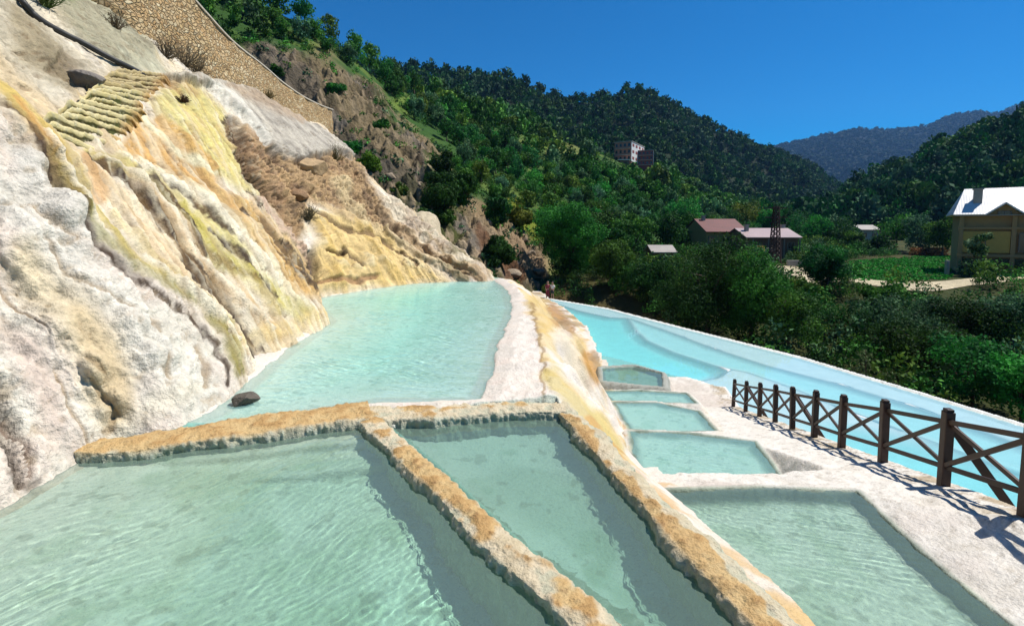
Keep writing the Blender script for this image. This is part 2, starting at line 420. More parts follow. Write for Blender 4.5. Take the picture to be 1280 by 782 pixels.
cl.mix(YB*.95, alb(222, 192, 126)); cl.mix(YB*sstep(-.1, .4, st_n)*.6, alb(206, 172, 92)); cl.mix(YB*sstep(.1, .5, bl)*.6, alb(232, 216, 172))
dsp += YB*(.16+.16*bl+.10*st_n)
m = pg([(412, 222), (432, 224), (462, 282), (440, 276)], 5); cl.mix(m*.85, alb(214, 192, 146)); dsp += m*(.15+.16*st_f)
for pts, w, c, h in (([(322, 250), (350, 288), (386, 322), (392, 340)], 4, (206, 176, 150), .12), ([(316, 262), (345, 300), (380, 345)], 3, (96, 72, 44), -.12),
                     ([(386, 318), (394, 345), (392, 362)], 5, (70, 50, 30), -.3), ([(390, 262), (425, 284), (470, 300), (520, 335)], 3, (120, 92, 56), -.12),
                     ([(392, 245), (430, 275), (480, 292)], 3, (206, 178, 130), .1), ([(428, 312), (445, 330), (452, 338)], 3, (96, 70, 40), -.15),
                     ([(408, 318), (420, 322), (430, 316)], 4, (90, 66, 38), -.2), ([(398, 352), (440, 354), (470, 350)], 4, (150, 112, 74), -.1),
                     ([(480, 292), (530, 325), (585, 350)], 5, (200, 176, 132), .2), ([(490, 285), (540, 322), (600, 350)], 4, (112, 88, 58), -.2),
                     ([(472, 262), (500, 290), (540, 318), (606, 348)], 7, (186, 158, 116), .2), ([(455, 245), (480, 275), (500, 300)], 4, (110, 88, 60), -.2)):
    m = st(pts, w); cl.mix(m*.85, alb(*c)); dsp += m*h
FB = pg([(470, 250), (500, 245), (590, 325), (625, 352), (560, 350), (500, 310)], 8)
cl.mix(FB*.6*sstep(-.3, .3, bl), alb(168, 138, 100)); dsp += FB*.35*(rg-.1)
cl.mix(FB*sstep(.1, .4, fbm(bp[:, 0]*.8, bp[:, 1]*.8, bp[:, 2]*.8, 3, 77))*.7, alb(104, 98, 50))
# the grey flow slab under the stone wall
SL = pg([(196, 97), (240, 98), (300, 110), (346, 136), (400, 165), (452, 200), (425, 193), (392, 197), (366, 203), (333, 186), (300, 146), (262, 112)], 3)
cl.mix(SL*.95, alb(184, 176, 160)); cl.mix(SL*sstep(-.1, .4, bl)*.75, alb(142, 134, 120)); cl.mix(SL*sstep(.1, .5, st_n)*.5, alb(214, 206, 186)); dsp += SL*.38-SL*(.04*bl+.035*st_n+.012*st_f)
cl.mix(st([(259, 108), (293, 138), (329, 182)], 6)*.9, alb(228, 222, 206))
cl.mix(st([(280, 112), (330, 134), (372, 156)], 8, .8)*.6, alb(170, 140, 104))
cl.mix((gyf < 352)*sstep(395, 380, gxf)*0, alb(0, 0, 0))
fs = fbm(s_*19+.5*bf, w_*1.1, None, 3, 211); ff = fbm(bp[:, 0]*22, bp[:, 1]*22, bp[:, 2]*22, 3, 221)
cl.mul(1+(.18*st_f+.30*fs)*(1-.6*WH)*(1-.85*SL)+SL*.25*bf+.16*bf+.22*ff); dsp += .008*fs*(1-WH)+.004*ff
fl1 = fbm(s_*8+1.2*bl, w_*.4, None, 3, 251, ridge=True); tr1 = fbm(s_*4+bl, w_*13+2*bl, None, 3, 261, ridge=True)
dsp += flow*(.035*fl1)+(1-BR)*(1-SL)*.010*tr1+WH*.012*tr1; cl.mul(1+(1-BR)*.10*(tr1-.2)); cl.mix(flow*sstep(.35, -.25, fl1)*.35, alb(150, 116, 62)); cl.mix(flow*sstep(.45, .75, fl1)*.35, alb(242, 232, 200))
UL = pg([(-60, -60), (150, -60), (196, 60), (150, 100), (80, 130), (20, 120), (-60, 90)], 12)
dsp += UL*(.16*(rg-.2)+.05*bf); cl.mix(UL*sstep(.1, .4, rg-.3*bl)*.4, alb(150, 136, 104)); cl.mix(UL*sstep(.15, .4, bl+.3*bf)*.4, alb(120, 108, 76))
crk = (1-WH)*sstep(.74, .86, fbm(bp[:, 0]*1.6, bp[:, 1]*1.6, bp[:, 2]*1.6, 5, 241, ridge=True)); cl.mix(crk*.6, alb(110, 86, 54)); dsp -= crk*.04
cl.mul(1-.06*WH+.10*WH*np.clip(bl, -.6, .4))
wcr = sstep(.70, .84, fbm(bp[:, 0]*2.2, bp[:, 1]*2.2, bp[:, 2]*2.2, 4, 231, ridge=True)); cl.mix(WH*wcr*.5, alb(168, 146, 112)); dsp -= WH*wcr*.03
nn = np.repeat(nrm0, NV, 1).reshape(-1, 3)
nn = nn/np.linalg.norm(nn, axis=1)[:, None]
# real surface normals of the base sheet
du = np.gradient(base, axis=0); dv = np.gradient(base, axis=1)
gn = np.cross(du, dv).reshape(-1, 3); gn /= np.linalg.norm(gn, axis=1)[:, None]+1e-9
gn *= np.sign((gn*nn).sum(1))[:, None]
edge = sstep(-.03, .05, np.tile(vv, len(T)))
cv = bp+gn*(dsp*(.3+.7*edge))[:, None]
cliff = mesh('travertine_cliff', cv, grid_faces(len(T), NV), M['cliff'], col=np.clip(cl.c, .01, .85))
tag(cliff, 'white, yellow and ochre streaked travertine slope rising on the left', 'rock slope', kind='structure')
def on_cliff(px, py, off=0.):
    m = (gyf > -200)
    d = (gxf-px)**2+(gyf-py)**2
    d = np.where(bp[:, 1] > 3.5, d, 1e9)
    i = int(np.argmin(d)); return cv[i]+gn[i]*off, gn[i]

# ================================================================== terraces, basins, shore
def W2(pts, z): return [tuple(P(a, b, z=z)[:2]) for a, b in pts]
polyA = W2([(150, 552), (262, 514), (335, 452), (408, 402), (386, 374), (500, 355), (616, 347.5), (634, 362), (643, 385), (637, 407), (626, 432), (618, 471), (606, 502), (470, 504), (300, 530)], ZA)

polyB = [(-6.5, .2), (-6.3, 5.9)]+W2([(150, 556), (300, 540), (446, 524), (530, 600), (615, 690), (735, 800)], ZB)+[(.8, 1.2), (1.1, .2)]
polyC = W2([(492, 532), (600, 516), (694, 510), (735, 552), (830, 655), (925, 760)], ZC)+[(1.75, .2), (1.3, .2)]+W2([(775, 790), (700, 720), (560, 592)], ZC)
ZD = dict(d1=-3.2, d2=-4.1, d3=-4.75, d4=-5.3, d5=-5.8)
polyD1 = W2([(828, 613), (950, 610), (1072, 615), (1150, 690), (1262, 782)], ZD['d1'])+[(4.0, .3), (2.2, .3), (2.02, 3.0), (1.95, 4.4)]
polyD2 = W2([(786, 539), (860, 541), (944, 552), (966, 580), (984, 612), (900, 616), (800, 614)], ZD['d2'])
polyD3 = W2([(766, 503), (820, 503), (874, 514), (896, 539), (840, 540), (786, 537)], ZD['d3'])
polyD4 = W2([(752, 489), (800, 488), (858, 492), (872, 505), (820, 503), (764, 501)], ZD['d4'])
polyD5 = W2([(752, 460), (792, 457.5), (827, 467), (829, 484), (795, 481), (754, 477)], ZD['d5'])
ZP = -6.6
deep1 = W2([(600, 376), (686, 376.5), (726, 389), (762, 396.5), (785, 397.5), (794, 411), (808, 424), (840, 438), (890, 454), (908, 463), (900, 471), (870, 477), (830, 490), (700, 470)], ZP)
mid1 = W2([(785, 397.5), (797, 401.5), (840, 416), (890, 435), (958, 457), (1050, 481), (1150, 511), (1280, 558), (1500, 650), (1500, 668), (1280, 590), (1180, 556), (1060, 512), (985, 482), (933, 464.5), (890, 456), (840, 440), (808, 426), (794, 413)], ZP)
near1 = W2([(996, 529), (1030, 523), (1110, 537), (1191, 557), (1280, 578), (1600, 700)], ZP)+[(14, 3), (7, 3), (7, 9)]
rim0 = W2([(664, 371), (690, 374), (760, 386), (860, 412), (1000, 447), (1150, 492), (1280, 532)], ZP)+[(18.6, 12), (19.5, 8), (19, 2), (18, -4)]
pool_outline = rim0+[(8, -4), (5.5, 4), (8, 14), (8.5, 19), (6, 23), (4.2, 25), (4.3, 28), (3.6, 38), (2.2, 44)]
def Hpath(Y): return -(1.62+.283*Y)
def pl(x, y, p): return np.interp(y, [q[0] for q in p], [q[1] for q in p])
RID = [(0, 1.8), (1.5, 1.62), (2.56, 1.32), (3.07, 1.18), (4.04, .92), (5.0, .68), (5.9, .50), (7.6, .46), (9.1, .5), (12.2, .54), (14, .46), (16.3, .28), (18, .05), (20, -.35), (22, -1.2), (26, -2.5)]
FOOT = [(0, 2.35), (2.5, 2.1), (4.4, 1.98), (5.87, 1.88), (7.6, 2.05), (9.7, 2.35), (11.4, 2.8), (13, 2.75), (17, 3.2), (20.2, 3.7), (24, 4.2), (27.3, 4.5), (32, 4.6), (37.7, 4.2), (43, 3.2), (60, 1)]
def xft0(Y): return np.interp(Y, [q[0] for q in FOOT], [q[1] for q in FOOT])
def ground_h(x, Y):
    x = x.astype(np.float32); Y = Y.astype(np.float32)
    xr = pl(x, Y, RID); xf = pl(x, Y, FOOT)
    n1 = fbm(x*.8, Y*.8, None, 4, 5); n2 = fbm(x*3, Y*3, None, 4, 6); n3 = fbm(x*9, Y*9, None, 3, 8)
    xr = xr+.18*n1*sstep(5, 9, Y); xf = xf+(.35*n1+.10*n2)*sstep(5.5, 9, Y)
    terr = np.maximum(Hpath(Y), -6.42)
    top = -2.12-.10*sstep(6.0, 5.4, Y)
    behind = sstep(20.2, 24, Y)                      # past the upper pool the bank falls away
    top = top-behind*2.6-sstep(24, 45, Y)*1.2
    t = np.clip((x-xr)/np.maximum(xf-xr, .3), 0, 1.2)
    bumpy = (.28*n1+.10*n2)*np.sin(np.clip(t, 0, 1)*math.pi)*sstep(5, 8, Y)
    sh = np.where(t < 1, 1-(1-np.clip(t, 0, 1)**1.5)**1.15, 1)
    z = np.where(x < xr, top, top+(terr-top)*sh+bumpy)
    z = z+np.where(x < xr, (.035*n2+.01*n3), .03*n2+.012*n3)
    # small rimstone steps on the flank
    # right of the fence: bank down to the big pool
    xF = 4.50+.215*Y
    d = x-xF
    bank = np.maximum(terr-np.clip(d, 0, 9)*.95, ZP-.9)
    farm = sstep(17.5, 21.5, Y)
    z = np.where((d > 0), np.minimum(z, bank), z)
    # far apron runs gently into the water
    # basins
    def basin(z, poly, water, depth, rimw=.12, rimh=.04, k=1.6, ins=.16, shore=0, kc=None):
        if kc is None: kc = np.where(x < xf+.25, 4, 1.3)
        dd = sdf(x, Y, poly)+(.05*n2+.02*n3)
        zr = water+rimh+.012*n2
        out = np.clip(z, zr-np.maximum(dd-rimw, 0)*k, zr+np.maximum(dd-rimw, 0)*kc)
        fl = water-depth*(1+.10*n1)+.02*n2
        inn = zr+(fl-zr)*sstep(0, ins, -dd) if not shore else np.maximum(fl, zr-(-dd)*shore)
        return np.where(dd > 0, np.where(dd < 3, out, z), inn)
    dA = sdf(x, Y, polyA)+.10*n1+.05*n2
    inn = np.maximum(ZA-.46-.05*n1, ZA+.02-.05*sstep(0, .08, -dA)-(-dA)*.15)
    z = np.where(dA > 0, np.where((x < xr+.1) & (Y > 5.4) & (Y < 20.5), np.minimum(z, ZA+.02+dA*.22)+.012*n2+.006*n3, z), inn)
    # B with submerged benches
    dB = sdf(x, Y, polyB)
    yb = Y-.30*x                                        # benches run parallel to the dam
    y1 = 5.51+.08*n1; y2 = 5.03+.07*n1
    flB = -2.37-.13*sstep(-.04, .04, y1-yb)-.13*sstep(-.04, .04, y2-yb)-.16*sstep(4.4, 2.5, yb)
    shoreB = ZB+.02-np.clip(x+4.9, -1, 9)*.13-.02*n2
    flB = np.maximum(flB+.012*n2, np.minimum(shoreB, ZB+.1))
    z = np.where(dB < 0, flB, z)
    dC = sdf(x, Y, polyC)
    z = np.where(dC < 0, -2.52-.10*sstep(0, .5, -dC)+.015*n2-.1*sstep(4.5,3,Y), z)
    z = np.where((dB < .45) & (dB >= 0) & (Y < 5.3) & (dC > 0) & (x < xr-.1), -2.7, z)
    z = basin(z, polyD5, ZD['d5'], .35, .16, .05, 2.2, .10)
    z = basin(z, polyD4, ZD['d4'], .12, .10, .03, 1.0, .2)
    z = basin(z, polyD3, ZD['d3'], .14, .10, .018, 1.3, .22)
    z = basin(z, polyD2, ZD['d2'], .15, .08, .016, 1.4, .22)
    z = basin(z, polyD1, ZD['d1'], .24, .08, .014, 1.0, .09, kc=np.where(x < xf+.25, 4, .3))
    # big blue pool
    d0 = sdf(x, Y, pool_outline)
    dp = .035+.015*n1
    m1 = sstep(.10, -.45, sdf(x, Y, mid1)); m2 = sstep(.15, -.7, sdf(x, Y, deep1)); m3 = sstep(.4, -1.6, sdf(x, Y, near1))
    dp = dp+m1*.28; dp = np.maximum(dp, m2*.85); dp = np.maximum(dp, m3*.62)
    lip = np.exp(-(sdf(x, Y, deep1)/.22)**2)*.04+np.exp(-((sdf(x, Y, mid1)-.12)/.18)**2)*.03
    fl = ZP-(dp-lip)+.01*n2
    ap = np.where(x > xft0(Y)+.2, -6.40-.07*np.clip(d+1.2, 0, 30)-.3*np.clip(Y-19.3, 0, 9)-.9*m3-.9*m2, z)
    bnk = np.maximum(np.minimum(np.where(Y < 20.5, bank, z), np.where(Y > 15.5, ap, z)), -7.5)
    inp = (d0 < 0) & (x > xf+.2) & (Y > 2) & ((d > 0) | (Y > 18))
    z = np.where(inp, np.maximum(fl, np.minimum(z, bnk)), z)
    z = np.where(inp & (Y > 21.5) & (x > xf+1.2), fl, z)
    # raised outer kerb of the big pool and ground outside it
    dr, fr = seg_dist(x, Y, rim0)
    kerb = ZP+.05
    outside = (d0 >= 0) & ((x > 9) | ((Y > 20.5) & (x > xf+.5)))
    z = np.where(outside, np.where(dr < .16, kerb, np.maximum(kerb-(dr-.16)*6, -9.2)), z)
    z = np.where((dr < .10) & (x > xf), kerb, z)
    return z
NR, NC = 860, 1020
Ys = .9*np.exp(np.linspace(0, math.log(52/.9), NR))
As = np.linspace(-1.35, 1.55, NC)
YY = np.repeat(Ys[:, None], NC, 1); XX = YY*As[None, :]
XX = XX[:, :]; x_ = XX.ravel(); y_ = YY.ravel()
zz = ground_h(x_, y_)
tp = np.stack([x_, y_, zz], -1)
tx, ty = proj(tp); tx = tx.astype(np.float32); ty = ty.astype(np.float32)
xf_, yf_ = x_.astype(np.float32), y_.astype(np.float32)
q1 = fbm(xf_*.7, yf_*.7, None, 4, 105); q2 = fbm(xf_*3, yf_*3, None, 4, 106); q3 = fbm(xf_*1.6, yf_*.5, None, 4, 107)
jx = tx+7*q2; jy = ty+5*fbm(xf_*3, yf_*3, None, 3, 116)
tc = Paint(alb(232, 222, 208), len(tp))
tc.mix(sstep(0, .5, q2)*.5, alb(228, 208, 192)); tc.mix(sstep(.0, .5, q1)*.5, alb(222, 210, 186))
xr_ = pl(xf_, yf_, RID); xft = pl(xf_, yf_, FOOT)
flank = ((xf_ > xr_) & (xf_ < xft+.3)).astype(np.float32)
tc.mix(flank*sstep(-.2, .3, q3+q2*.4)*.75, alb(222, 196, 134))
tc.mix(flank*sstep(.1, .5, q2+q1*.5)*.6, alb(204, 162, 88))
for pts, w, c, k in (([(668, 380), (690, 410), (720, 430), (735, 470)], 12, (214, 184, 112), .8), ([(690, 385), (702, 400), (712, 412)], 7, (168, 118, 50), .8),
                     ([(690, 470), (715, 500), (750, 530), (768, 560)], 12, (206, 186, 112), .8), ([(735, 445), (745, 470), (740, 480)], 8, (196, 142, 66), .8),
                     ([(665, 380), (678, 440), (682, 500)], 2, (150, 116, 62), .7), ([(735, 525), (765, 560), (790, 600)], 7, (206, 160, 92), .8),
                     ([(880, 515), (892, 530), (900, 540)], 6, (206, 168, 96), .9), ([(834, 470), (838, 490)], 5, (196, 150, 96), .8),
                     ([(838, 484), (870, 490), (900, 502)], 9, (206, 176, 128), .7), ([(790, 595), (860, 665), (930, 730), (990, 785)], 9, (206, 158, 92), .75),
                     ([(700, 420), (725, 470), (745, 500)], 12, (236, 228, 214), .6), ([(640, 380), (655, 420), (650, 480)], 12, (238, 228, 214), .6)):
    m = np.zeros(len(tp), np.float32); s_m = (tx > 600) & (tx < 1010) & (ty > 340)
    d, _ = seg_dist(jx[s_m], jy[s_m], pts); m[s_m] = 1-sstep(w*.5, w*1.4, d)
    tc.mix(m*k, alb(*c))
# path colours
pth = ((xf_ > xft+.4) & (xf_ < 4.55+.215*yf_) & (yf_ < 21)).astype(np.float32)
tc.mix(pth*.8, alb(238, 232, 220)); tc.mix(pth*sstep(.05, .4, q1)*.6, alb(214, 198, 184)); tc.mix(pth*sstep(.1, .45, q2+.4*q1)*.45, alb(196, 188, 172)); tc.mix(pth*sstep(.3, .5, fbm(xf_*14, yf_*14, None, 3, 178))*.4, alb(168, 156, 136))
xe = xf_-(4.25+.215*yf_)
tc.mix(pth*sstep(-.5, -.05, xe)*.75*sstep(-.3, .2, q2), alb(176, 154, 116))
grv = (sstep(.2, .5, fbm(xf_*20, yf_*20, None, 2, 140)))*sstep(-.55, -.1, xe)*pth
tc.mix(grv*.7, alb(120, 100, 74))
# basin floors : pale greenish silt and algae film
def wetm(poly, pad=.05): return 1-sstep(-.05, .05, sdf(xf_, yf_, poly)-pad)
flo = {'A': (polyA, (232, 236, 222)), 'B': (polyB, (206, 214, 194)), 'C': (polyC, (176, 192, 176)), 'D1': (polyD1, (206, 214, 194)), 'D2': (polyD2, (200, 214, 198)),
       'D3': (polyD3, (196, 212, 196)), 'D4': (polyD4, (190, 208, 192)), 'D5': (polyD5, (150, 176, 160))}
for k_, (pp, c_) in flo.items():
    m = wetm(pp, .02 if k_ != 'A' else -.25); tc.mix(m*.97, alb(*c_, k=.95)); tc.mix(m*sstep(.05, .5, q2)*.5, alb(c_[0]-34, c_[1]-22, c_[2]-34)); tc.mix(m*sstep(.08, .35, q1+.3*q2)*(.32 if k_ in 'BCD1' else .15), alb(c_[0]-56, c_[1]-46, c_[2]-62)); tc.mix(m*sstep(.42, .55, fbm(xf_*9, yf_*9, None, 2, 177))*.35, alb(104, 110, 84))
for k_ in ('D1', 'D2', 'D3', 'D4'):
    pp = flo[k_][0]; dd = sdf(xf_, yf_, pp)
    tc.mix(np.exp(-((dd+.05+.05*q2)/.10)**2)*.85, alb(58, 84, 62))  # dark band inside each rim: algae green with the wall's shade painted in
dd = sdf(xf_, yf_, polyD5); tc.mix(((dd > -.12) & (dd < .3))*.8, alb(150, 156, 146))
big = (sdf(xf_, yf_, pool_outline) < .3) & (zz < ZP+.09) & (xf_ > 2)
tc.mix(big*.97, alb(240, 242, 238, k=.9))
dl = np.minimum(np.abs(sdf(xf_, yf_, deep1)+.05), np.abs(sdf(xf_, yf_, mid1)))
tc.mix(big*np.exp(-(dl/.16)**2)*.75, alb(90, 112, 116))
tc.mix((drk0 := seg_dist(xf_, yf_, rim0)[0] < .5)*.6, alb(206, 206, 196)); tc.mix((drk0)*sstep(.1, .4, q2)*.4, alb(160, 156, 140))
out2 = (sdf(xf_, yf_, pool_outline) > .25) & (xf_ > 9)
tc.mix(out2*.97, alb(110, 92, 66))
bankm = ((xf_ > 4.55+.215*yf_) & (yf_ < 17) & ~big).astype(np.float32); tc.mix(bankm*.5, alb(196, 180, 150))
wl = (yf_ > 21.5) & (xf_ < xft+.2); tc.mix(wl*.7*sstep(-.2, .3, q1), alb(150, 124, 84))
tf = grid_faces(NR, NC); drr, _f = seg_dist(xf_, yf_, rim0); okv = ~((sdf(xf_, yf_, pool_outline) > 0) & (drr > .9) & ((xf_ > 9) | (yf_ > 22)) & (xf_ > xft+.6)); tf = tf[okv[tf].all(1)]
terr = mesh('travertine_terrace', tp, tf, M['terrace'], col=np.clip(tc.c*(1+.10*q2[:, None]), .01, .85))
tag(terr, 'white travertine terraces stepping down with basin floors and path', 'terrace', kind='structure')

# ================================================================== basin walls
def sweep(name, pts, wid, ztop, zbot, label, crust=.55, seed=0, green=True, step=.012, sect=64, foot=(.10, .10), och_side=0):
    p = crom(np.array([tuple(P(a, b, z=ztop)[:2]) for a, b in pts]), 40)
    L = np.concatenate([[0], np.cumsum(np.linalg.norm(np.diff(p, axis=0), axis=1))])
    n = int(L[-1]/step); s = np.linspace(0, L[-1], n)
    p = np.stack([np.interp(s, L, p[:, 0]), np.interp(s, L, p[:, 1])], -1)
    d = np.gradient(p, axis=0); d /= np.linalg.norm(d, axis=1)[:, None]
    nx = np.stack([d[:, 1], -d[:, 0]], -1)
    sf = s.astype(np.float32); p = p+nx*(.022*fbm(sf*1.4, sf*0+seed, None, 3, seed))[:, None]
    w = np.interp(s/s[-1], np.linspace(0, 1, len(wid)), wid)*(1+.18*fbm(sf*1.9, sf*0+seed+5, None, 3, seed+60))
    # cross-section: left foot, up, over a rounded crest, down the right
    h = ztop-zbot; ang = np.linspace(-1, 1, sect)
    prof = []
    for a in ang:
        sgn = np.sign(a); b = abs(a)
        if b < .36: prof.append((sgn*b/.36*.42, -.02*(b/.36)**2))
        elif b < .56:
            th = (b-.36)/.20*math.pi/2; prof.append((sgn*(.42+.08*math.sin(th)), -.02-.07*(1-math.cos(th))))
        else:
            q = (b-.56)/.44; prof.append((sgn*(.5+foot[0 if sgn < 0 else 1]*q), -.09-(h-.09)*q))
    prof = np.array(prof)
    off = prof[None, :, 0]*w[:, None]; zc = ztop+np.repeat(prof[None, :, 1], n, 0)
    x = p[:, 0:1]+nx[:, 0:1]*off; y = p[:, 1:2]+nx[:, 1:2]*off
    v = np.stack([x, y, zc], -1)
    du = np.gradient(v, axis=0); dv = np.gradient(v, axis=1)
    nn_ = np.cross(du, dv); nn_ /= np.linalg.norm(nn_, axis=-1)[..., None]+1e-9
    if nn_[n//2, sect//2, 2] < 0: nn_ = -nn_
    X, Y_, Z_ = [v[..., i].ravel().astype(np.float32) for i in range(3)]
    k1 = fbm(X*2.2, Y_*2.2, Z_*2.2, 4, seed+1); k2 = fbm(X*9, Y_*9, Z_*7, 4, seed+2); k3 = fbm(X*26, Y_*26, Z_*26, 3, seed+3)
    side = sstep(.30, .62, np.tile(np.abs(ang), n))
    drip = fbm(np.repeat(s.astype(np.float32), sect)*16, Z_*2.5, None, 3, seed+5)
    top = 1-side
    shelf = fbm(X*5, Y_*5, Z_*16, 3, seed+8, ridge=True)
    dd = top*(.022*k1+.022*k2+.010*k3)+side*(.05*k1+.05*k2+.035*k3+.018*drip+.014*shelf)
    v = v.reshape(-1, 3)+nn_.reshape(-1, 3)*dd[:, None]
    c = Paint(alb(222, 206, 178), len(v))
    och = sstep(-.12, .10, k1+.3*k2+crust-.35-np.abs(np.tile(ang, n))*.7+och_side*np.tile(ang, n)*2.0)
    if och_side: c.mix(top*sstep(.05, -.25, np.tile(ang, n)), alb(176, 184, 164))
    c.mix(top*och*.92, alb(206, 168, 106)); c.mix(top*och*sstep(.05, .4, k2)*.5, alb(172, 126, 66)); c.mix(top*och*sstep(.0, .35, -k2+k3*.4)*.6, alb(214, 186, 132)); c.mix(top*och*sstep(.2, .5, k3)*.5, alb(120, 84, 44))
    c.mix(top*(1-och)*.8, alb(220, 204, 170)); c.mix(top*(1-och)*sstep(0, .4, k2)*.6, alb(196, 178, 140)); c.mix(top*(1-och)*sstep(.1, .4, -k2)*.6, alb(178, 182, 156))
    gcol = alb(158, 176, 150)
    low = sstep(ztop-.05, ztop-.20, Z_)
    if green:
        c.mix(side*(.55+.45*low), gcol); c.mix(side*sstep(.05, .45, k2+drip*.3)*.5, alb(98, 128, 98)); c.mix(side*sstep(.12, .42, k3+k2*.6)*.8*(1-.35*low), alb(200, 210, 190))
        c.mix(side*(1-low)*sstep(-.1, .3, k1)*.5, alb(206, 196, 172))
    else:
        c.mix(side*.8, alb(206, 190, 160))
    o = mesh(name, v, grid_faces(n, sect), M['wall'], col=np.clip(c.c, .01, .85))
    # end caps are buried in neighbours
    tag(o, label, 'pool wall'); return o
sweep('pool_wall', [(36, 554), (100, 553.5), (150, 551), (300, 530), (380, 519), (462, 508)], [.34, .36, .50, .56, .60, .62], -2.13, -3.0,
      'broad ochre crusted dam between the lower left pool and the upper pool', 1.3, 10)
sweep('pool_wall', [(448, 514), (530, 511), (620, 506), (706, 506)], [.50, .50, .42, .34], -2.15, -3.0,
      'pale pinkish dam behind the central green pool, below the upper pool', .35, 20, foot=(.1, .45))
sweep('pool_wall', [(452, 514), (500, 556), (545, 596), (612, 660), (700, 735), (790, 815), (900, 930)], [.28, .26, .26, .25, .26, .28, .28], -2.16, -3.05,
      'diagonal ochre crested wall between the lower left pool and central pool', .70, 30, foot=(2.3, .3))
sweep('pool_wall', [(698, 502), (722, 524), (768, 572), (838, 645), (915, 722), (1000, 812), (1120, 960)], [.26, .26, .26, .27, .28, .28, .28], -2.17, -3.4,
      'diagonal green sided wall right of the central pool, dropping to the lower terraces', .34, 40, foot=(2.3, .3), och_side=1)

# ================================================================== water
def water_mat(name, milk, mcol):
    t = NT(name)
    b = t.n('BsdfGlass'); b.inputs['IOR'].default_value = 1.333; b.inputs['Roughness'].default_value = 0
    t.l(t.n('Attribute', attribute_name='Col').outputs['Color'], b.inputs['Color'])
    d = t.n('BsdfDiffuse'); d.inputs['Color'].default_value = (*mcol, 1); mx = t.n('MixShader', i_0=milk); t.l(b.outputs[0], mx.inputs[1]); t.l(d.outputs[0], mx.inputs[2])
    t.l(mx.outputs[0] if milk > 0 else b.outputs[0], t.out.inputs[0])
    return t.m
M['waterA'] = water_mat('milky_turquoise_water', .19, (.50, .88, .80)); M['waterB'] = water_mat('clear_mineral_water', .12, (.55, .78, .66)); M['waterP'] = water_mat('milky_blue_water', .24, (.40, .84, .92))
ABS = {'A': (1.0, .02, .08), 'B': (.60, .05, .17), 'P': (.95, .0, .0)}
def water(name, poly, z, mat, pad, res, amp, wl, dirn, label, seed=0, chop=.5):
    pts = np.array(poly); x0, y0 = pts.min(0)-pad; x1, y1 = pts.max(0)+pad
    nx, ny = int((x1-x0)/res)+2, int((y1-y0)/res)+2
    gx_, gy_ = np.meshgrid(np.linspace(x0, x1, nx), np.linspace(y0, y1, ny), indexing='ij')
    X, Y_ = gx_.ravel().astype(np.float32), gy_.ravel().astype(np.float32)
    c, s = math.cos(dirn), math.sin(dirn)
    u = X*c+Y_*s; v = -X*s+Y_*c
    wx = .35*wl*vnoise(X/(wl*3), Y_/(wl*3), None, seed+1)+.22*vnoise(X/1.3, Y_/1.3, None, seed+7); u = u+.18*vnoise(X/.9, Y_/.9, None, seed+8); v = v+.2*vnoise(X/.8, Y_/.8, None, seed+9)
    am = .75+.55*vnoise(X/1.1, Y_/1.1, None, seed+6)
    h = amp*am*(vnoise((u+wx)/wl, v/(wl*4.5), None, seed+2)+.5*vnoise((u-wx)/(wl*.55), v/(wl*2.0), None, seed+3)+chop*vnoise(X/(wl*.9), Y_/(wl*.9), None, seed+4))
    d = sdf(X, Y_, poly)
    f = grid_faces(nx, ny)
    keep = (d[f] < pad).all(1); f = f[keep]
    used = np.unique(f); mp = np.full(len(X), -1); mp[used] = np.arange(len(used))
    dep = np.clip(z-ground_h(X[used], Y_[used]), .0, 2)
    col = np.exp(-dep[:, None]*np.array(ABS[mat])[None, :])
    o = mesh(name, np.stack([X, Y_, z+h], -1)[used], mp[f], M['water'+mat], col=col)
    nz = np.zeros(3); 
    if o.data.polygons[0].normal.z < 0: o.data.flip_normals()
    o.cycles.is_caustics_caster = True
    return tag(o, label, 'water', kind='structure')
# ================================================================== hills and the valley floor
def hill(name, base_, ridge_, ns, nv, label, amp=.0, nsc=.02, back=True, prof=None, seed=300, mat=None, paint=None, power=1.0):
    B = crom(base_, ns); Rg = crom(ridge_, ns)
    v = np.linspace(0, 1, nv)[None, :, None]
    g = B[:, None]+(Rg-B)[:, None]*v
    if prof is not None:
        g[..., 2] = B[:, None, 2]+(Rg-B)[:, None, 2]*prof(v[..., 0])
    p = g.reshape(-1, 3)
    a = fbm(p[:, 0]*nsc, p[:, 1]*nsc, None, 5, seed)
    fade = np.tile(np.sin(np.linspace(0, 1, nv)*math.pi)**.6, len(B))
    p[:, 2] += amp*a*fade
    rows = [p.reshape(len(B), nv, 3)]
    if back:
        bk = rows[0][:, -1:].copy(); bk[:, 0, 1] += 60; bk[:, 0, 2] -= 40
        rows.append(bk)
    G = np.concatenate(rows, 1); nvv = G.shape[1]
    gp = G.reshape(-1, 3)
    col = paint(gp) if paint else None
    o = mesh(name, gp, grid_faces(len(B), nvv), mat or M['earth'], col=col)
    if o.data.polygons[len(o.data.polygons)//2].normal.z < 0: o.data.flip_normals()
    tag(o, label, 'hill', kind='structure')
    return G
def PY(pts): return np.array([P(a, b, Y=y) for a, b, y in pts])
brown_poly = [(300, 60), (330, 58), (360, 62), (400, 78), (430, 92), (450, 100), (472, 112), (486, 140), (500, 160), (535, 178), (550, 195), (540, 215), (548, 240), (580, 250), (620, 272), (655, 292), (680, 310), (684, 345), (670, 365), (640, 372), (600, 360), (560, 330), (480, 260), (440, 220), (400, 170), (350, 110)]
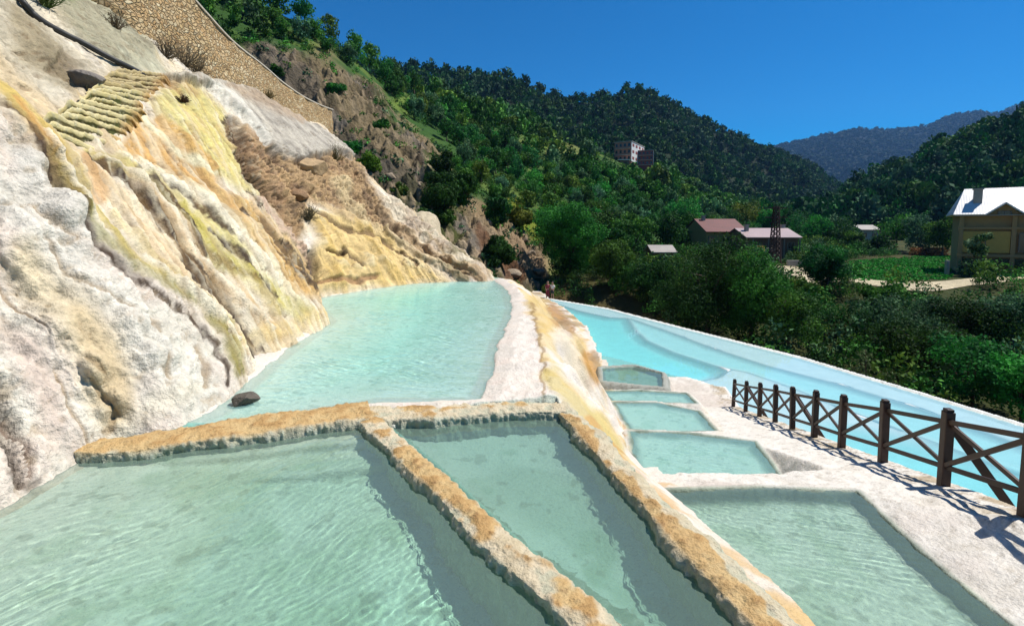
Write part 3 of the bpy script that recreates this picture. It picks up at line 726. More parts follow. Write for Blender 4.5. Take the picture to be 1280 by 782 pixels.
def earth_paint(gp):
    x, y = proj(gp); x = x.astype(np.float32); y = y.astype(np.float32)
    wx, wy, wz = [gp[:, i].astype(np.float32) for i in range(3)]
    n1 = fbm(wx*.12, wy*.12, wz*.12, 5, 310); n2 = fbm(wx*.6, wy*.6, wz*.6, 4, 320); n3 = fbm(wx*.25, wy*.25, wz*.25, 4, 330)
    sd_ = sdf(x+14*n3, y+12*n1, brown_poly)
    c = Paint(alb(58, 92, 40), len(gp))
    c.mix(sstep(0, .3, n1)*.7, alb(104, 124, 56))
    br = 1-sstep(-6, 6, sd_)
    c.mix(br, alb(86, 78, 60)); c.mix(br*sstep(.0, .3, n3+.4*n2)*.8, alb(130, 116, 88)); c.mix(br*sstep(.05, .3, n2-n1*.3)*.7, alb(72, 60, 46)); c.mix(br*sstep(.1, .3, fbm(wx*.3, wy*.3, wz*.3, 4, 335))*.75, alb(122, 114, 104))
    c.mix(br*sstep(-.02, .22, n1)*.75, alb(76, 84, 38)); c.mix(br*sstep(.15, .3, fbm(wx*1.2, wy*1.2, wz*1.2, 3, 336))*.6, alb(186, 164, 134))
    for pts, w, cc in (([(330, 70), (350, 95), (380, 110)], 22, (108, 98, 84)), ([(400, 75), (430, 120), (460, 160), (500, 200)], 20, (134, 118, 88)),
                       ([(440, 190), (480, 215), (520, 235)], 16, (84, 78, 66)), ([(590, 262), (640, 300), (676, 335)], 18, (166, 142, 108)), ([(650, 300), (672, 345)], 14, (156, 132, 104)),
                       ([(500, 150), (530, 180), (560, 205)], 7, (140, 124, 92)), ([(560, 232), (600, 255), (650, 284)], 5, (140, 120, 90)),
                       ([(600, 300), (620, 330), (650, 350)], 10, (120, 84, 58))):
        d, _ = seg_dist(x+8*n2, y+8*n3, pts); c.mix((1-sstep(w*.4, w*1.3, d))*.7, alb(*cc))
    # pale meadows and terraces on the green hill
    for pts, w, cc in (([(690, 190), (712, 186), (722, 196)], 10, (128, 130, 70)), ([(596, 175), (630, 172)], 7, (96, 128, 52)), ([(640, 255), (660, 280), (672, 292)], 12, (120, 128, 40)),
                       ([(500, 128), (520, 132), (545, 140)], 9, (110, 132, 56)), ([(785, 205), (815, 212), (850, 222)], 5, (120, 122, 66)), ([(650, 178), (735, 190)], 4, (110, 120, 60)), ([(740, 225), (800, 214)], 4, (96, 120, 60))):
        d, _ = seg_dist(x, y, pts); c.mix((1-sstep(w*.6, w*1.2, d))*.85, alb(*cc))
    return np.clip(c.c, .01, .8)
def prof1(v): return v**1.0
hillA = hill('landslide_hillside',
    PY([(120, 250, 50), (300, 260, 50), (400, 262, 48), (480, 310, 45), (560, 356, 42), (640, 372, 43), (700, 380, 50), (760, 378, 58), (830, 366, 66), (890, 350, 78), (950, 332, 92), (1010, 318, 110), (1060, 310, 120)]),
    PY([(60, -160, 80), (240, -45, 84), (330, 8, 88), (400, 42, 92), (440, 74, 100), (482, 104, 118), (545, 128, 150), (610, 148, 185), (690, 172, 220), (780, 203, 250), (850, 232, 290), (930, 262, 330), (1050, 284, 360)]),
    46, 260, 'brown landslide slope turning into a wooded green hill', amp=3.2, nsc=.045, seed=300, paint=earth_paint)
# rubble relief on the bare slope
ob = bpy.data.objects['landslide_hillside']; me = ob.data
co = np.empty(len(me.vertices)*3, np.float32); me.vertices.foreach_get('co', co); co = co.reshape(-1, 3)
hx, hy = proj(co); bm_ = 1-sstep(-8, 8, sdf(hx.astype(np.float32), hy.astype(np.float32), brown_poly))
k_ = fbm(co[:, 0]*.35, co[:, 1]*.35, co[:, 2]*.35, 5, 340, ridge=True); k2_ = fbm(co[:, 0]*1.5, co[:, 1]*1.5, co[:, 2]*1.5, 3, 341)
co[:, 2] += bm_*(2.2*(k_-.2)+.7*k2_)
me.vertices.foreach_set('co', co.ravel()); me.update()
def forest_paint(a, b, k=.5):
    def f(gp):
        wx, wy, wz = [gp[:, i].astype(np.float32) for i in range(3)]
        n = fbm(wx*.02, wy*.02, wz*.02, 4, 350)
        c = Paint(alb(*a), len(gp)); c.mix(sstep(-.2, .4, n)*k, alb(*b)); return np.clip(c.c, .004, .8)
    return f
ridgeB = PY([(a_, b_+7, y_) for a_, b_, y_ in [(300, 30, 420), (440, 70, 430), (490, 82, 440), (560, 90, 460), (622, 92, 480), (680, 113, 500), (740, 121, 520), (795, 110, 540), (830, 124, 560), (880, 150, 600), (940, 176, 640), (1000, 198, 680), (1040, 224, 700), (1075, 246, 720), (1120, 262, 740)]])
baseB = PY([(300, 220, 230), (440, 230, 230), (500, 235, 230), (560, 240, 240), (620, 245, 250), (680, 262, 260), (740, 275, 270), (795, 282, 290), (830, 288, 300), (880, 290, 320), (940, 292, 340), (1000, 294, 360), (1040, 295, 380), (1075, 296, 400), (1140, 296, 420)])
hillB = hill('wooded_mountain', baseB, ridgeB, 24, 120, 'dark wooded mountain ridge behind the apartment blocks', amp=14, nsc=.012, seed=400, paint=forest_paint((30, 44, 26), (44, 60, 30)))
ridgeD = PY([(960, 284, 330), (1010, 272, 320), (1050, 254, 310), (1085, 236, 300), (1130, 218, 290), (1170, 203, 280), (1215, 184, 270), (1250, 168, 262), (1290, 152, 255), (1350, 125, 245), (1500, 60, 235)])
baseD = PY([(940, 300, 190), (990, 298, 185), (1040, 297, 180), (1075, 297, 172), (1120, 298, 165), (1160, 299, 158), (1205, 300, 150), (1240, 302, 145), (1280, 305, 140), (1350, 310, 135), (1500, 312, 130)])
hillD = hill('wooded_slope', baseD, ridgeD, 24, 110, 'dark wooded slope behind the yellow house', amp=5, nsc=.02, seed=420, paint=forest_paint((28, 42, 26), (40, 58, 30)))
ridgeF = PY([(800, 205, 3000), (900, 196, 3000), (985, 181, 3000), (1040, 168, 3000), (1075, 163, 3000), (1115, 163, 3000), (1160, 158, 3000), (1190, 146, 3000), (1215, 141, 3000), (1245, 143, 3000), (1290, 128, 3000), (1380, 116, 3000), (1500, 110, 3000)])
baseF = PY([(800, 282, 1500), (900, 282, 1500), (985, 282, 1500), (1040, 282, 1500), (1075, 282, 1500), (1115, 282, 1500), (1160, 282, 1500), (1190, 282, 1500), (1215, 282, 1500), (1245, 282, 1500), (1290, 282, 1500), (1380, 282, 1500), (1500, 282, 1500)])
hillF = hill('distant_mountain', baseF, ridgeF, 24, 100, 'hazy blue mountain far down the valley', amp=60, nsc=.003, seed=440, paint=forest_paint((18, 36, 36), (26, 46, 40)))  # bluish base colour, some of the distance haze painted in

# valley ground sheet
def valley_h(x, Y):
    n = fbm(x*.05, Y*.05, None, 4, 500); n2 = fbm(x*.4, Y*.4, None, 3, 501)
    t = sstep(38, 58, Y+.25*x)
    z = -9.6+t*4.0+.35*n+.05*n2
    t2 = sstep(75, 140, Y); z = z*(1-t2)+t2*(-4.2+.3*n)
    return z
gx1 = np.concatenate([np.linspace(-400, -60, 20), np.linspace(-58, 130, 330), np.linspace(135, 900, 40)])
gy1 = np.concatenate([np.linspace(-60, -2, 12), np.linspace(0, 130, 300), np.geomspace(134, 3900, 50)])
GX, GY = np.meshgrid(gx1, gy1, indexing='ij'); vx, vy = GX.ravel().astype(np.float32), GY.ravel().astype(np.float32)
vz = valley_h(vx, vy)
vz = np.where(vx < -6, vz-8*sstep(-6, -20, vx), vz)
vp = np.stack([vx, vy, vz], -1)
def vP(px, py):
    """pixel ray against the valley floor"""
    d = ray(px, py); Y = np.linspace(20, 400, 1500); k = Y/d[1]
    z = valley_h((d[0]*k).astype(np.float32), Y.astype(np.float32)); i = int(np.argmax(d[2]*k < z)); return np.array([d[0]*k[i], Y[i], z[i]])
n1 = fbm(vx*.1, vy*.1, None, 4, 510); n2 = fbm(vx*.7, vy*.7, None, 4, 511)
c = Paint(alb(64, 72, 36), len(vp)); c.mix(sstep(-.1, .4, n1)*.6, alb(92, 84, 52))
dr_, _ = seg_dist(vx, vy, rim0); c.mix((1-sstep(3, 8, dr_+3*n1))*.85, alb(112, 84, 56)); c.mix((1-sstep(3, 8, dr_+3*n1))*sstep(.1, .4, n2)*.6, alb(70, 66, 36))
ground = mesh('ground', vp, grid_faces(len(gx1), len(gy1)), M['earth'], col=np.clip(c.c, .01, .8)); tag(ground, kind='structure')
# dirt road, a sheet a little above the valley floor
def strip(name, pts, w, mat, lift, label, col):
    p = crom(np.array([vP(a, b) for a, b in pts]), 30); d = np.gradient(p[:, :2], axis=0); d /= np.linalg.norm(d, axis=1)[:, None]
    nx = np.stack([d[:, 1], -d[:, 0]], -1); k = np.linspace(-1, 1, 9); V = []
    for i in range(len(p)):
        for q in k: V.append((p[i, 0]+nx[i, 0]*q*w/2, p[i, 1]+nx[i, 1]*q*w/2))
    V = np.array(V, np.float32); z = valley_h(V[:, 0], V[:, 1])+lift
    n_ = fbm(V[:, 0]*2, V[:, 1]*2, None, 3, 520); cc = Paint(col, len(V)); cc.mul(1+.3*n_)
    o = mesh(name, np.column_stack([V, z]), grid_faces(len(p), 9), mat, col=np.clip(cc.c, .01, .8)); return tag(o, label, 'road', kind='structure')
strip('dirt_road', [(985, 333), (990, 345), (1000, 352), (1060, 349), (1100, 355), (1150, 358), (1200, 355), (1280, 346), (1380, 336)], 3.4, M['earth'], .07, 'pale dirt track in front of the green field and house', alb(206, 192, 160))

bm3 = MB(); bm3.box((1500, 1950, 480), (7000, 4200, 1060)); hz = bm3.build('haze', None)
t = bpy.data.materials.new('valley_haze'); t.use_nodes = True; t.node_tree.nodes.clear(); o_ = t.node_tree.nodes.new('ShaderNodeOutputMaterial'); v_ = t.node_tree.nodes.new('ShaderNodeVolumePrincipled')
v_.inputs['Color'].default_value = (.22, .50, 1, 1); v_.inputs['Density'].default_value = .00007; v_.inputs['Anisotropy'].default_value = 0.1
t.node_tree.links.new(v_.outputs[0], o_.inputs[1]); hz.data.materials.append(t); tag(hz, 'thin blue haze filling the valley', kind='stuff')
# ================================================================== vegetation
def leaf_mat(name, tr=.25, rough=.55):
    t = NT(name)
    a = t.n('Attribute', attribute_name='Col').outputs['Color']
    r = t.n('ObjectInfo').outputs['Random']
    hv = t.n('HueSaturation'); t.l(a, hv.inputs['Color'])
    m = t.math('MULTIPLY_ADD', r, .06); m.node.inputs[2].default_value = .47; t.l(m, hv.inputs['Hue'])
    m = t.math('MULTIPLY_ADD', r, .7); m.node.inputs[2].default_value = .75; t.l(m, hv.inputs['Value'])
    b = t.bsdf(hv.outputs[0], rough, None, .12)
    tl = t.n('BsdfTranslucent'); t.l(hv.outputs[0], tl.inputs[0])
    mx = t.n('MixShader', i_0=tr); t.l(b.outputs[0], mx.inputs[1]); t.l(tl.outputs[0], mx.inputs[2])
    return t.fin(mx)
M['leaf'] = leaf_mat('leaves', .3, .7); M['leaf_far'] = leaf_mat('forest_leaves', .12, .8)
M['bark'] = simple('bark', (.09, .065, .045), .9, 9, .5, .8, .03)
def leaves(c, n, size, nrm_bias, rs, asp=.6):
    """n rhombic leaves round the points c (with outward directions), returns verts, faces"""
    pos_, out = c
    a = rs.normal(size=(n, 3)); nn = out*nrm_bias+a*.55; nn /= np.linalg.norm(nn, axis=1)[:, None]
    t = np.cross(nn, rs.normal(size=(n, 3))); t /= np.linalg.norm(t, axis=1)[:, None]
    b = np.cross(nn, t); s = (size*rs.uniform(.6, 1.35, n))[:, None]
    v = np.stack([pos_-t*s*.5, pos_+b*s*asp*.5+nn*s*.06, pos_+t*s*.5, pos_-b*s*asp*.5+nn*s*.06], 1).reshape(-1, 3)
    return v, np.arange(n*4).reshape(-1, 4)
def crown_data(seed, rx, ry, rz, n, leaf, lobes, col=(44, 70, 28), lit=(84, 112, 46), dark=(22, 40, 16), spread=.75, lr=(.32, .5), droop=0):
    rs = np.random.default_rng(seed)
    d = rs.normal(size=(lobes, 3)); d /= np.linalg.norm(d, axis=1)[:, None]
    cen = d*(rs.uniform(.25, 1, (lobes, 1))**.6)*spread*np.array([rx, ry, rz])
    cen[:, 2] = np.maximum(cen[:, 2], -rz*.72)
    rad = rs.uniform(lr[0], lr[1], lobes)*(rx+ry+rz)/3*np.where(cen[:, 2] > rz*.3, .85, 1)
    k = rs.choice(lobes, n, p=rad**2/np.sum(rad**2))
    o = rs.normal(size=(n, 3)); o[:, 2] *= .8; o /= np.linalg.norm(o, axis=1)[:, None]
    # sub clumps make the outline ragged
    wob = 1+.28*vnoise((o[:, 0]*2.7+k*3.1), (o[:, 1]*2.7), (o[:, 2]*2.7), seed)+.16*vnoise(o[:, 0]*7+k, o[:, 1]*7, o[:, 2]*7, seed+1)
    r = rad[k]*(1-.42*rs.random(n)**2.2)*wob
    pos_ = cen[k]+o*r[:, None]*np.array([1, 1, .85])
    pos_[:, 2] -= droop*np.hypot(pos_[:, 0], pos_[:, 1])**2/(rx*rx)*rz
    v, f = leaves((pos_, o), n, leaf, .7, rs)
    cc = Paint(alb(*col, k=1), n)
    lob = rs.random(lobes)[k]; cl_ = vnoise(pos_[:, 0]*1.3, pos_[:, 1]*1.3, pos_[:, 2]*1.3, seed+4)
    cc.mix(sstep(.45, .9, lob)*.5, alb(*lit, k=1)); cc.mix(sstep(.0, .6, cl_)*.45, alb(*lit, k=1)); cc.mix(sstep(.0, .6, -cl_)*.5, alb(*dark, k=1))  # pale and dark leaf tones, by lobe and by noise
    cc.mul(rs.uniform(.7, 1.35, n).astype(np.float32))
    return v, f, np.repeat(cc.c, 4, 0), cen, rad
def trunk_mb(cen, h0, r0, seed, lean=0, nb=9):
    rs = np.random.default_rng(seed); mb = MB()
    top = np.array([0, 0, h0]); mid = np.array([.12*h0*rs.normal()*.3, .1*rs.normal(), h0*.5])
    mb.tube([(0, 0, -.5), (0, 0, .05), mid, top], [r0*1.5, r0*1.15, r0*.85, r0*.62], 9)
    for i in np.argsort(-cen[:, 2])[:nb]:
        e = cen[i]+np.array([0, 0, h0])*0; s0 = mid+(top-mid)*rs.uniform(.3, 1)
        m_ = (s0+e)/2+rs.normal(size=3)*.12*np.linalg.norm(e-s0)
        mb.tube([s0, m_, e], [r0*.5, r0*.32, r0*.10], 6)
    return mb
def make_tree(name, loc, h, rx, rz, seed, label, cat='tree', group=None, n=16000, leaf=.2, lobes=16, ry=None, cz=None, r0=None, colr=None, **k):
    root = empty(name, loc, label=label, cat=cat, group=group)
    ry = ry or rx; cz = cz if cz is not None else h-rz
    kw = dict(col=(44, 70, 28), lit=(84, 112, 46), dark=(22, 40, 16)); kw.update(colr or {}); kw.update(k)
    v, f, c, cen, rad = crown_data(seed, rx, ry, rz, n, leaf, lobes, **kw)
    v[:, 2] += cz; cen = cen+np.array([0, 0, cz])
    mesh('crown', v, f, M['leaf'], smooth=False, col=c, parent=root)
    trunk_mb(cen, max(cz-rz*.35, h*.25), r0 or h*.02, seed).build('trunk', M['bark'], root, smooth=True)
    return root
DK = dict(col=(30, 66, 28), lit=(54, 100, 38), dark=(14, 36, 16)); MD = dict(col=(42, 90, 34), lit=(80, 136, 48), dark=(20, 50, 20))
GY = dict(col=(48, 80, 52), lit=(92, 128, 84), dark=(24, 46, 30)); YG = dict(col=(74, 92, 32), lit=(128, 136, 52), dark=(40, 58, 20))
def vz1(x, Y): return float(valley_h(np.array([x], np.float32), np.array([Y], np.float32))[0])
# (px centre, py top, py bottom of crown, Y, half width px, colours, label, name)
NT_ = [
 (712, 234, 378, 54, 46, MD, 'tall dark tree at the far end of the blue pool, behind the two bathers', 'broadleaf_tree', 1.0),
 (768, 288, 392, 50, 34, MD, 'dark tree behind the white kerb, right of the two bathers', 'broadleaf_tree', 1.0),
 (818, 318, 405, 46, 40, DK, 'low dark tree under the small grey pavilion roof', 'broadleaf_tree', 1.0),
 (884, 286, 428, 38, 66, DK, 'largest dark tree standing behind the middle of the blue pool', 'broadleaf_tree', 1.0),
 (940, 296, 432, 36, 50, MD, 'dense dark tree in front of the pink roofed house', 'broadleaf_tree', 1.0),
 (985, 352, 438, 33, 40, MD, 'lower rounded tree at the right end of the dark tree group by the kerb', 'broadleaf_tree', 1.0),
 (1034, 296, 400, 46, 30, DK, 'slim ivy dark tree standing alone left of the green field', 'broadleaf_tree', 1.0),
 (1060, 378, 440, 38, 46, DK, 'black shaded thicket tree between the lone tree and the pool bank', 'thicket_tree', 1.0),
 (1128, 352, 440, 35, 52, GY, 'greyish leaved bush tree below the dirt track', 'thicket_tree', 1.0),
 (1150, 392, 490, 29, 58, DK, 'dark spreading bush tree above the white kerb at the right', 'thicket_tree', 1.0),
 (1205, 360, 440, 33, 48, DK, 'dark bush tree below the yellow house', 'thicket_tree', 1.0),
 (1262, 352, 430, 32, 40, GY, 'grey green bush tree at the right edge, just below the track', 'thicket_tree', 1.0),
 (1215, 410, 520, 24.5, 60, MD, 'bright leafy tree hanging over the kerb at the lower right', 'broadleaf_tree', 1.0),
 (1275, 424, 535, 22, 48, MD, 'leafy tree cut by the right edge above the kerb', 'broadleaf_tree', 1.0),
 (1100, 352, 398, 42, 26, MD, 'small mid green bush touching the lower corner of the field', 'bush', 1.0),
 (1000, 345, 395, 44, 22, YG, 'yellowish bush beside the dirt track bend', 'bush', 1.0),
 (1345, 400, 540, 21, 60, DK, 'dark tree past the right edge of the pool bank', 'broadleaf_tree', 1.0),
]
for i, (px, pt, pb, Y, hw, cl_, lab, nm, q) in enumerate(NT_):
    b = P(px, pb, Y=Y); t_ = P(px, pt, Y=Y); g = vz1(b[0], Y)
    rx = hw/F*Y; h = t_[2]-g; rz = min((t_[2]-b[2])/2*1.02, h*.48)
    n = int(np.clip(rx*rz*1500, 4000, 26000)); leaf = .17 if Y < 40 else .22
    make_tree(nm, (b[0], Y, g), h, rx*1.05, rz, 900+i*7, lab, cat='tree' if 'tree' in nm else 'bush', n=n, leaf=leaf, lobes=int(14+rx*2.5), colr=cl_, cz=h-rz, lr=(.26, .46))
# sapling by the kerb
def sapling(px, py, Y, h, lab, seed, wdt=.8):
    b = P(px, py, Y=Y); g = vz1(b[0], Y); root = empty('sapling', (b[0], Y, g), label=lab, cat='sapling')
    rs = np.random.default_rng(seed); V = []; Fc = []; Cc = []; mb = MB(); hh = h
    mb.tube([(0, 0, -.2), (.05, 0, hh*.5), (0, .05, hh)], [.05, .035, .015], 7)
    pts = []
    for k in range(26):
        z0 = hh*(.25+.7*k/26); a = k*2.4; L_ = wdt*(1.1-.7*k/26)
        e = (math.cos(a)*L_, math.sin(a)*L_, z0+.35*L_); mb.tube([(0, 0, z0), e], [.014, .005], 5)
        for q in np.linspace(.3, 1, 14): pts.append((e[0]*q+rs.normal()*.07, e[1]*q+rs.normal()*.07, z0+.35*L_*q+rs.normal()*.06))
    pts = np.array(pts); o = rs.normal(size=pts.shape); o /= np.linalg.norm(o, axis=1)[:, None]
    v, f = leaves((pts, o), len(pts), .17, .5, rs, .45); c = np.tile(alb(92, 118, 74, k=1), (len(v), 1))*np.repeat(rs.uniform(.6, 1.4, len(pts)), 4)[:, None]
    mesh('foliage', v, f, M['leaf'], smooth=False, col=c, parent=root); mb.build('stem', M['bark'], root, smooth=True)
sapling(1082, 452, 27, 2.6, 'small feathery sapling on bare soil behind the kerb', 5)
sapling(1110, 462, 26, 1.6, 'tiny sapling on bare soil, right of the feathery one', 6, .6)
# loquat-like tree before the house
b = P(1226, 352, Y=56); make_tree('fruit_tree', (b[0], 56, vz1(b[0], 56)), 5.6, 2.0, 1.7, 77, 'thin light leaved tree in front of the yellow house', n=900, leaf=.42, lobes=7, colr=dict(col=(64, 92, 52), lit=(140, 160, 120), dark=(30, 50, 26)), cz=3.9, lr=(.3, .42))

# ---------------- woods on the hills
def variants(nv, n, leaf, lobes, seed, **k):
    out = []
    for i in range(nv):
        cols = [MD, DK, dict(col=(54, 84, 30), lit=(98, 128, 48), dark=(26, 46, 18)), GY][i % 4]
        v, f, c, cen, rad = crown_data(seed+i*11, 1, 1, 1.05, n, leaf, lobes, **cols, **k)
        v[:, 2] += 1.35; out.append((v, f, c, cen+np.array([0, 0, 1.35])))
    return out
def ground_pts(G, n, seed, ok, wpow=1):
    """random points on a lofted sheet, weighted by world area"""
    rs = np.random.default_rng(seed); nu, nv = G.shape[0], G.shape[1]
    a = np.linalg.norm(np.cross(G[1:, :-1]-G[:-1, :-1], G[:-1, 1:]-G[:-1, :-1]), axis=-1)
    mid = (G[1:, :-1]+G[:-1, 1:])/2; x, y = proj(mid)
    w = a*ok(x, y, mid); p = (w/w.sum()).ravel(); idx = rs.choice(len(p), n, p=p)
    i, j = np.unravel_index(idx, a.shape); u, v = rs.random((2, n, 1))
    return G[i, j]*(1-u)*(1-v)+G[i+1, j]*u*(1-v)+G[i, j+1]*(1-u)*v+G[i+1, j+1]*u*v
def thin(p, d):
    """drop points nearer than d to an earlier one (grid hash)"""
    cells = {}; keep = []
    for i, q in enumerate(p):
        k = (int(q[0]//d), int(q[1]//d)); hit = False
        for a in (-1, 0, 1):
            for b in (-1, 0, 1):
                for j in cells.get((k[0]+a, k[1]+b), ()):
                    if (p[j][0]-q[0])**2+(p[j][1]-q[1])**2+.3*(p[j][2]-q[2])**2 < d*d: hit = True
        if not hit: cells.setdefault(k, []).append(i); keep.append(i)
    return p[keep]
def merged(name, pts, vars_, smin, smax, seed, label, zs=1.1, cap=None, dim=1.0, vr=(.55, 1.6)):
    rs = np.random.default_rng(seed); V = []; Cc = []; 
    n = len(pts); s = smin+(smax-smin)*rs.random(n)**1.7
    if cap: s = np.minimum(s, cap*pts[:, 1]/F/2.5)
    a = rs.uniform(0, 6.28, n); k = rs.integers(0, len(vars_), n); sz = rs.uniform(.85, 1.3, n)*zs
    br = rs.uniform(*vr, n)*dim
    for vi, (v, f, c, cen) in enumerate(vars_):
        m = np.where(k == vi)[0]
        if not len(m): continue
        ca, sa = np.cos(a[m])[:, None], np.sin(a[m])[:, None]
        x = (v[None, :, 0]*ca-v[None, :, 1]*sa)*s[m][:, None]+pts[m, 0:1]
        y = (v[None, :, 0]*sa+v[None, :, 1]*ca)*s[m][:, None]+pts[m, 1:2]
        z = v[None, :, 2]*(s[m]*sz[m])[:, None]+pts[m, 2:3]-.4*s[m][:, None]
        V.append(np.stack([x, y, z], -1).reshape(-1, 3)); Cc.append((c[None]*br[m][:, None, None]).reshape(-1, 3))
    V = np.concatenate(V); Cc = np.concatenate(Cc)
    o = mesh(name, V, np.arange(len(V)).reshape(-1, 4), M['leaf_far'], smooth=False, col=Cc)
    return tag(o, label, 'forest', kind='stuff')
meadows = [([(690, 190), (712, 186), (722, 196)], 11), ([(596, 175), (630, 172)], 7), ([(640, 255), (660, 280), (672, 292)], 10), ([(500, 128), (520, 132), (545, 140)], 8), ([(785, 207), (815, 212), (850, 222)], 6), ([(758, 202), (816, 210)], 17), ([(765, 222), (815, 224)], 9), ([(740, 225), (800, 214)], 4), ([(560, 190), (600, 206)], 4)]
def okA(x, y, mid):
    xx, yy_ = x.astype(np.float32), y.astype(np.float32)
    n_ = vnoise(mid[..., 0]*.15, mid[..., 1]*.15, None, 61)*14
    m = sdf(xx+n_, yy_, brown_poly) > 9
    for p_, w_m in meadows:
        d, _ = seg_dist(xx, yy_, p_); m &= d > w_m
    m &= (yy_ > -60) & (xx > 200)
    dens = sstep(-.25, .15, vnoise(mid[..., 0]*.07, mid[..., 1]*.07, None, 62)+.5*vnoise(mid[..., 0]*.2, mid[..., 1]*.2, None, 67)-.02)
    top = sstep(120, 60, yy_)*(xx < 470)
    return m*np.maximum(dens, top)+m*.03
pA = ground_pts(hillA[:, :-1], 7000, 11, okA); pA = thin(pA, 3.3)
xa, ya = proj(pA); size_px = F/pA[:, 1]
order = np.argsort(-size_px); vis = [i for i in order if 330 < xa[i] < 1000 and ya[i] > 20]
ind = vis[:230]; rest = np.setdiff1d(np.arange(len(pA)), ind)
far_v = variants(5, 300, .34, 10, 1200, lr=(.36, .55))
merged('hillside_forest', pA[rest], far_v, 1.3, 4.4, 21, 'mixed green wood covering the hill under the apartment blocks', cap=30, dim=1.45)
mid_v = variants(6, 1100, .19, 12, 1400, lr=(.32, .5))
protos = []
for i, (v, f, c, cen) in enumerate(mid_v):
    cr = mesh('crown', v, f, M['leaf'], smooth=False, col=c*1.45); tk = trunk_mb(cen, 1.2, .06, i, nb=6).build('trunk', M['bark'], smooth=True); protos.append((cr, tk))
used_p = set()
def hill_tree(loc, s, sz, rz, k, label, group=None, name='hillside_tree', cat='tree'):
    r_ = empty(name, loc, rz, label=label, cat=cat, group=group)
    for src in protos[k]:
        o = src if (k, src.name[:5]) not in used_p else src.copy()
        if o is not src: C.objects.link(o)
        used_p.add((k, src.name[:5])); o.parent = r_; 
    r_.scale = (s, s, s*sz); return r_
rs = np.random.default_rng(99)
GL = 'rounded green tree in the wood on the hill between the landslide and the houses'
for i in ind:
    hill_tree(pA[i]-np.array([0, 0, .5]), min(rs.uniform(1.9, 3.5), rs.uniform(22, 36)*pA[i, 1]/F/2.5), rs.uniform(.95, 1.4), rs.uniform(0, 6.28), int(rs.integers(6)), GL, 'trees on the green hillside')
def okall(x, y, mid): return ((x > -100) & (x < 1500)).astype(float)
def okB(x, y, mid): return ((x > 300) & (x < 1150)).astype(float)*(.25+.75*sstep(-.5, 0, vnoise(mid[..., 0]*.03, mid[..., 1]*.03, None, 63)))
far2 = variants(5, 110, .50, 8, 1600, lr=(.42, .62), spread=.6)
pB = thin(ground_pts(hillB, 11000, 12, okB), 4.6)
merged('mountain_forest', pB, far2, 2.6, 6.6, 22, 'dark dense forest covering the mountain ridge', 1.1, dim=.55, vr=(.75, 1.25))
pD = thin(ground_pts(hillD, 6000, 13, okall), 4.2)
merged('slope_forest', pD, far_v, 2.2, 6.2, 23, 'dark forest on the right hand slope behind the house', 1.15, dim=.62, vr=(.75, 1.25))
# distant canopy on the farthest mountain
far3 = variants(3, 14, 1.3, 5, 1700, lr=(.6, .8), spread=.4)
pF = ground_pts(hillF, 9000, 14, lambda x, y, m: ((x > 780) & (x < 1400)).astype(float))
merged('distant_forest', pF, far3, 9, 17, 24, 'forest on the hazy distant mountain', .8, dim=.22, vr=(.85, 1.15))
# valley bushes and trees between and behind the houses
VT = [(1010, 262, 300, 120, 22, MD), (1048, 268, 305, 118, 20, DK), (1120, 262, 306, 105, 24, MD), (1150, 262, 312, 98, 24, GY), (1178, 266, 318, 92, 20, MD), (1095, 292, 318, 96, 22, DK), (1062, 288, 318, 100, 18, MD),
      (905, 252, 290, 130, 20, MD), (932, 246, 284, 140, 20, YG), (962, 254, 286, 120, 16, MD), (985, 250, 292, 128, 18, DK), (860, 240, 300, 110, 26, MD), (835, 258, 312, 88, 24, DK), (792, 262, 320, 74, 28, MD), (765, 280, 330, 66, 24, DK), (752, 240, 300, 90, 26, MD), (870, 262, 300, 95, 18, MD)]
VL = ['green tree behind the pink roofed house gable', 'dark tree right of the lattice pylon, far side of the houses', 'green tree behind the middle of the crop field', 'grey green tree behind the right part of the crop field', 'green tree touching the left side of the yellow house',
      'dark bush tree under the small white roofed house', 'green tree left of the small white roofed house', 'green tree behind the ridge of the red roofed house', 'yellowish tree behind the gap between the two low houses', 'green tree just left of the pylon top', 'dark tree just right of the pylon top',
      'green tree on the slope left of the red roof', 'dark tree behind the grey pavilion roof', 'mid green tree left of the grey pavilion', 'dark tree above the tree by the bathers', 'green tree on the lower hill, under the apartment blocks', 'small green tree touching the left end of the red roof']
for i, ((px, pt, pb, Y, hw, cc_), lb) in enumerate(zip(VT, VL)):
    b = P(px, pb, Y=Y); t_ = P(px, pt, Y=Y); g = min(vz1(b[0], Y), b[2]-.3); rx = hw/F*Y; h = t_[2]-g; rz = min((t_[2]-b[2])/2*1.05, h*.48)
    make_tree('valley_tree', (b[0], Y, g), h, rx*1.1, rz, 2000+i, lb, n=3200, leaf=.42, lobes=12, colr=cc_, cz=h-rz, lr=(.3, .5))
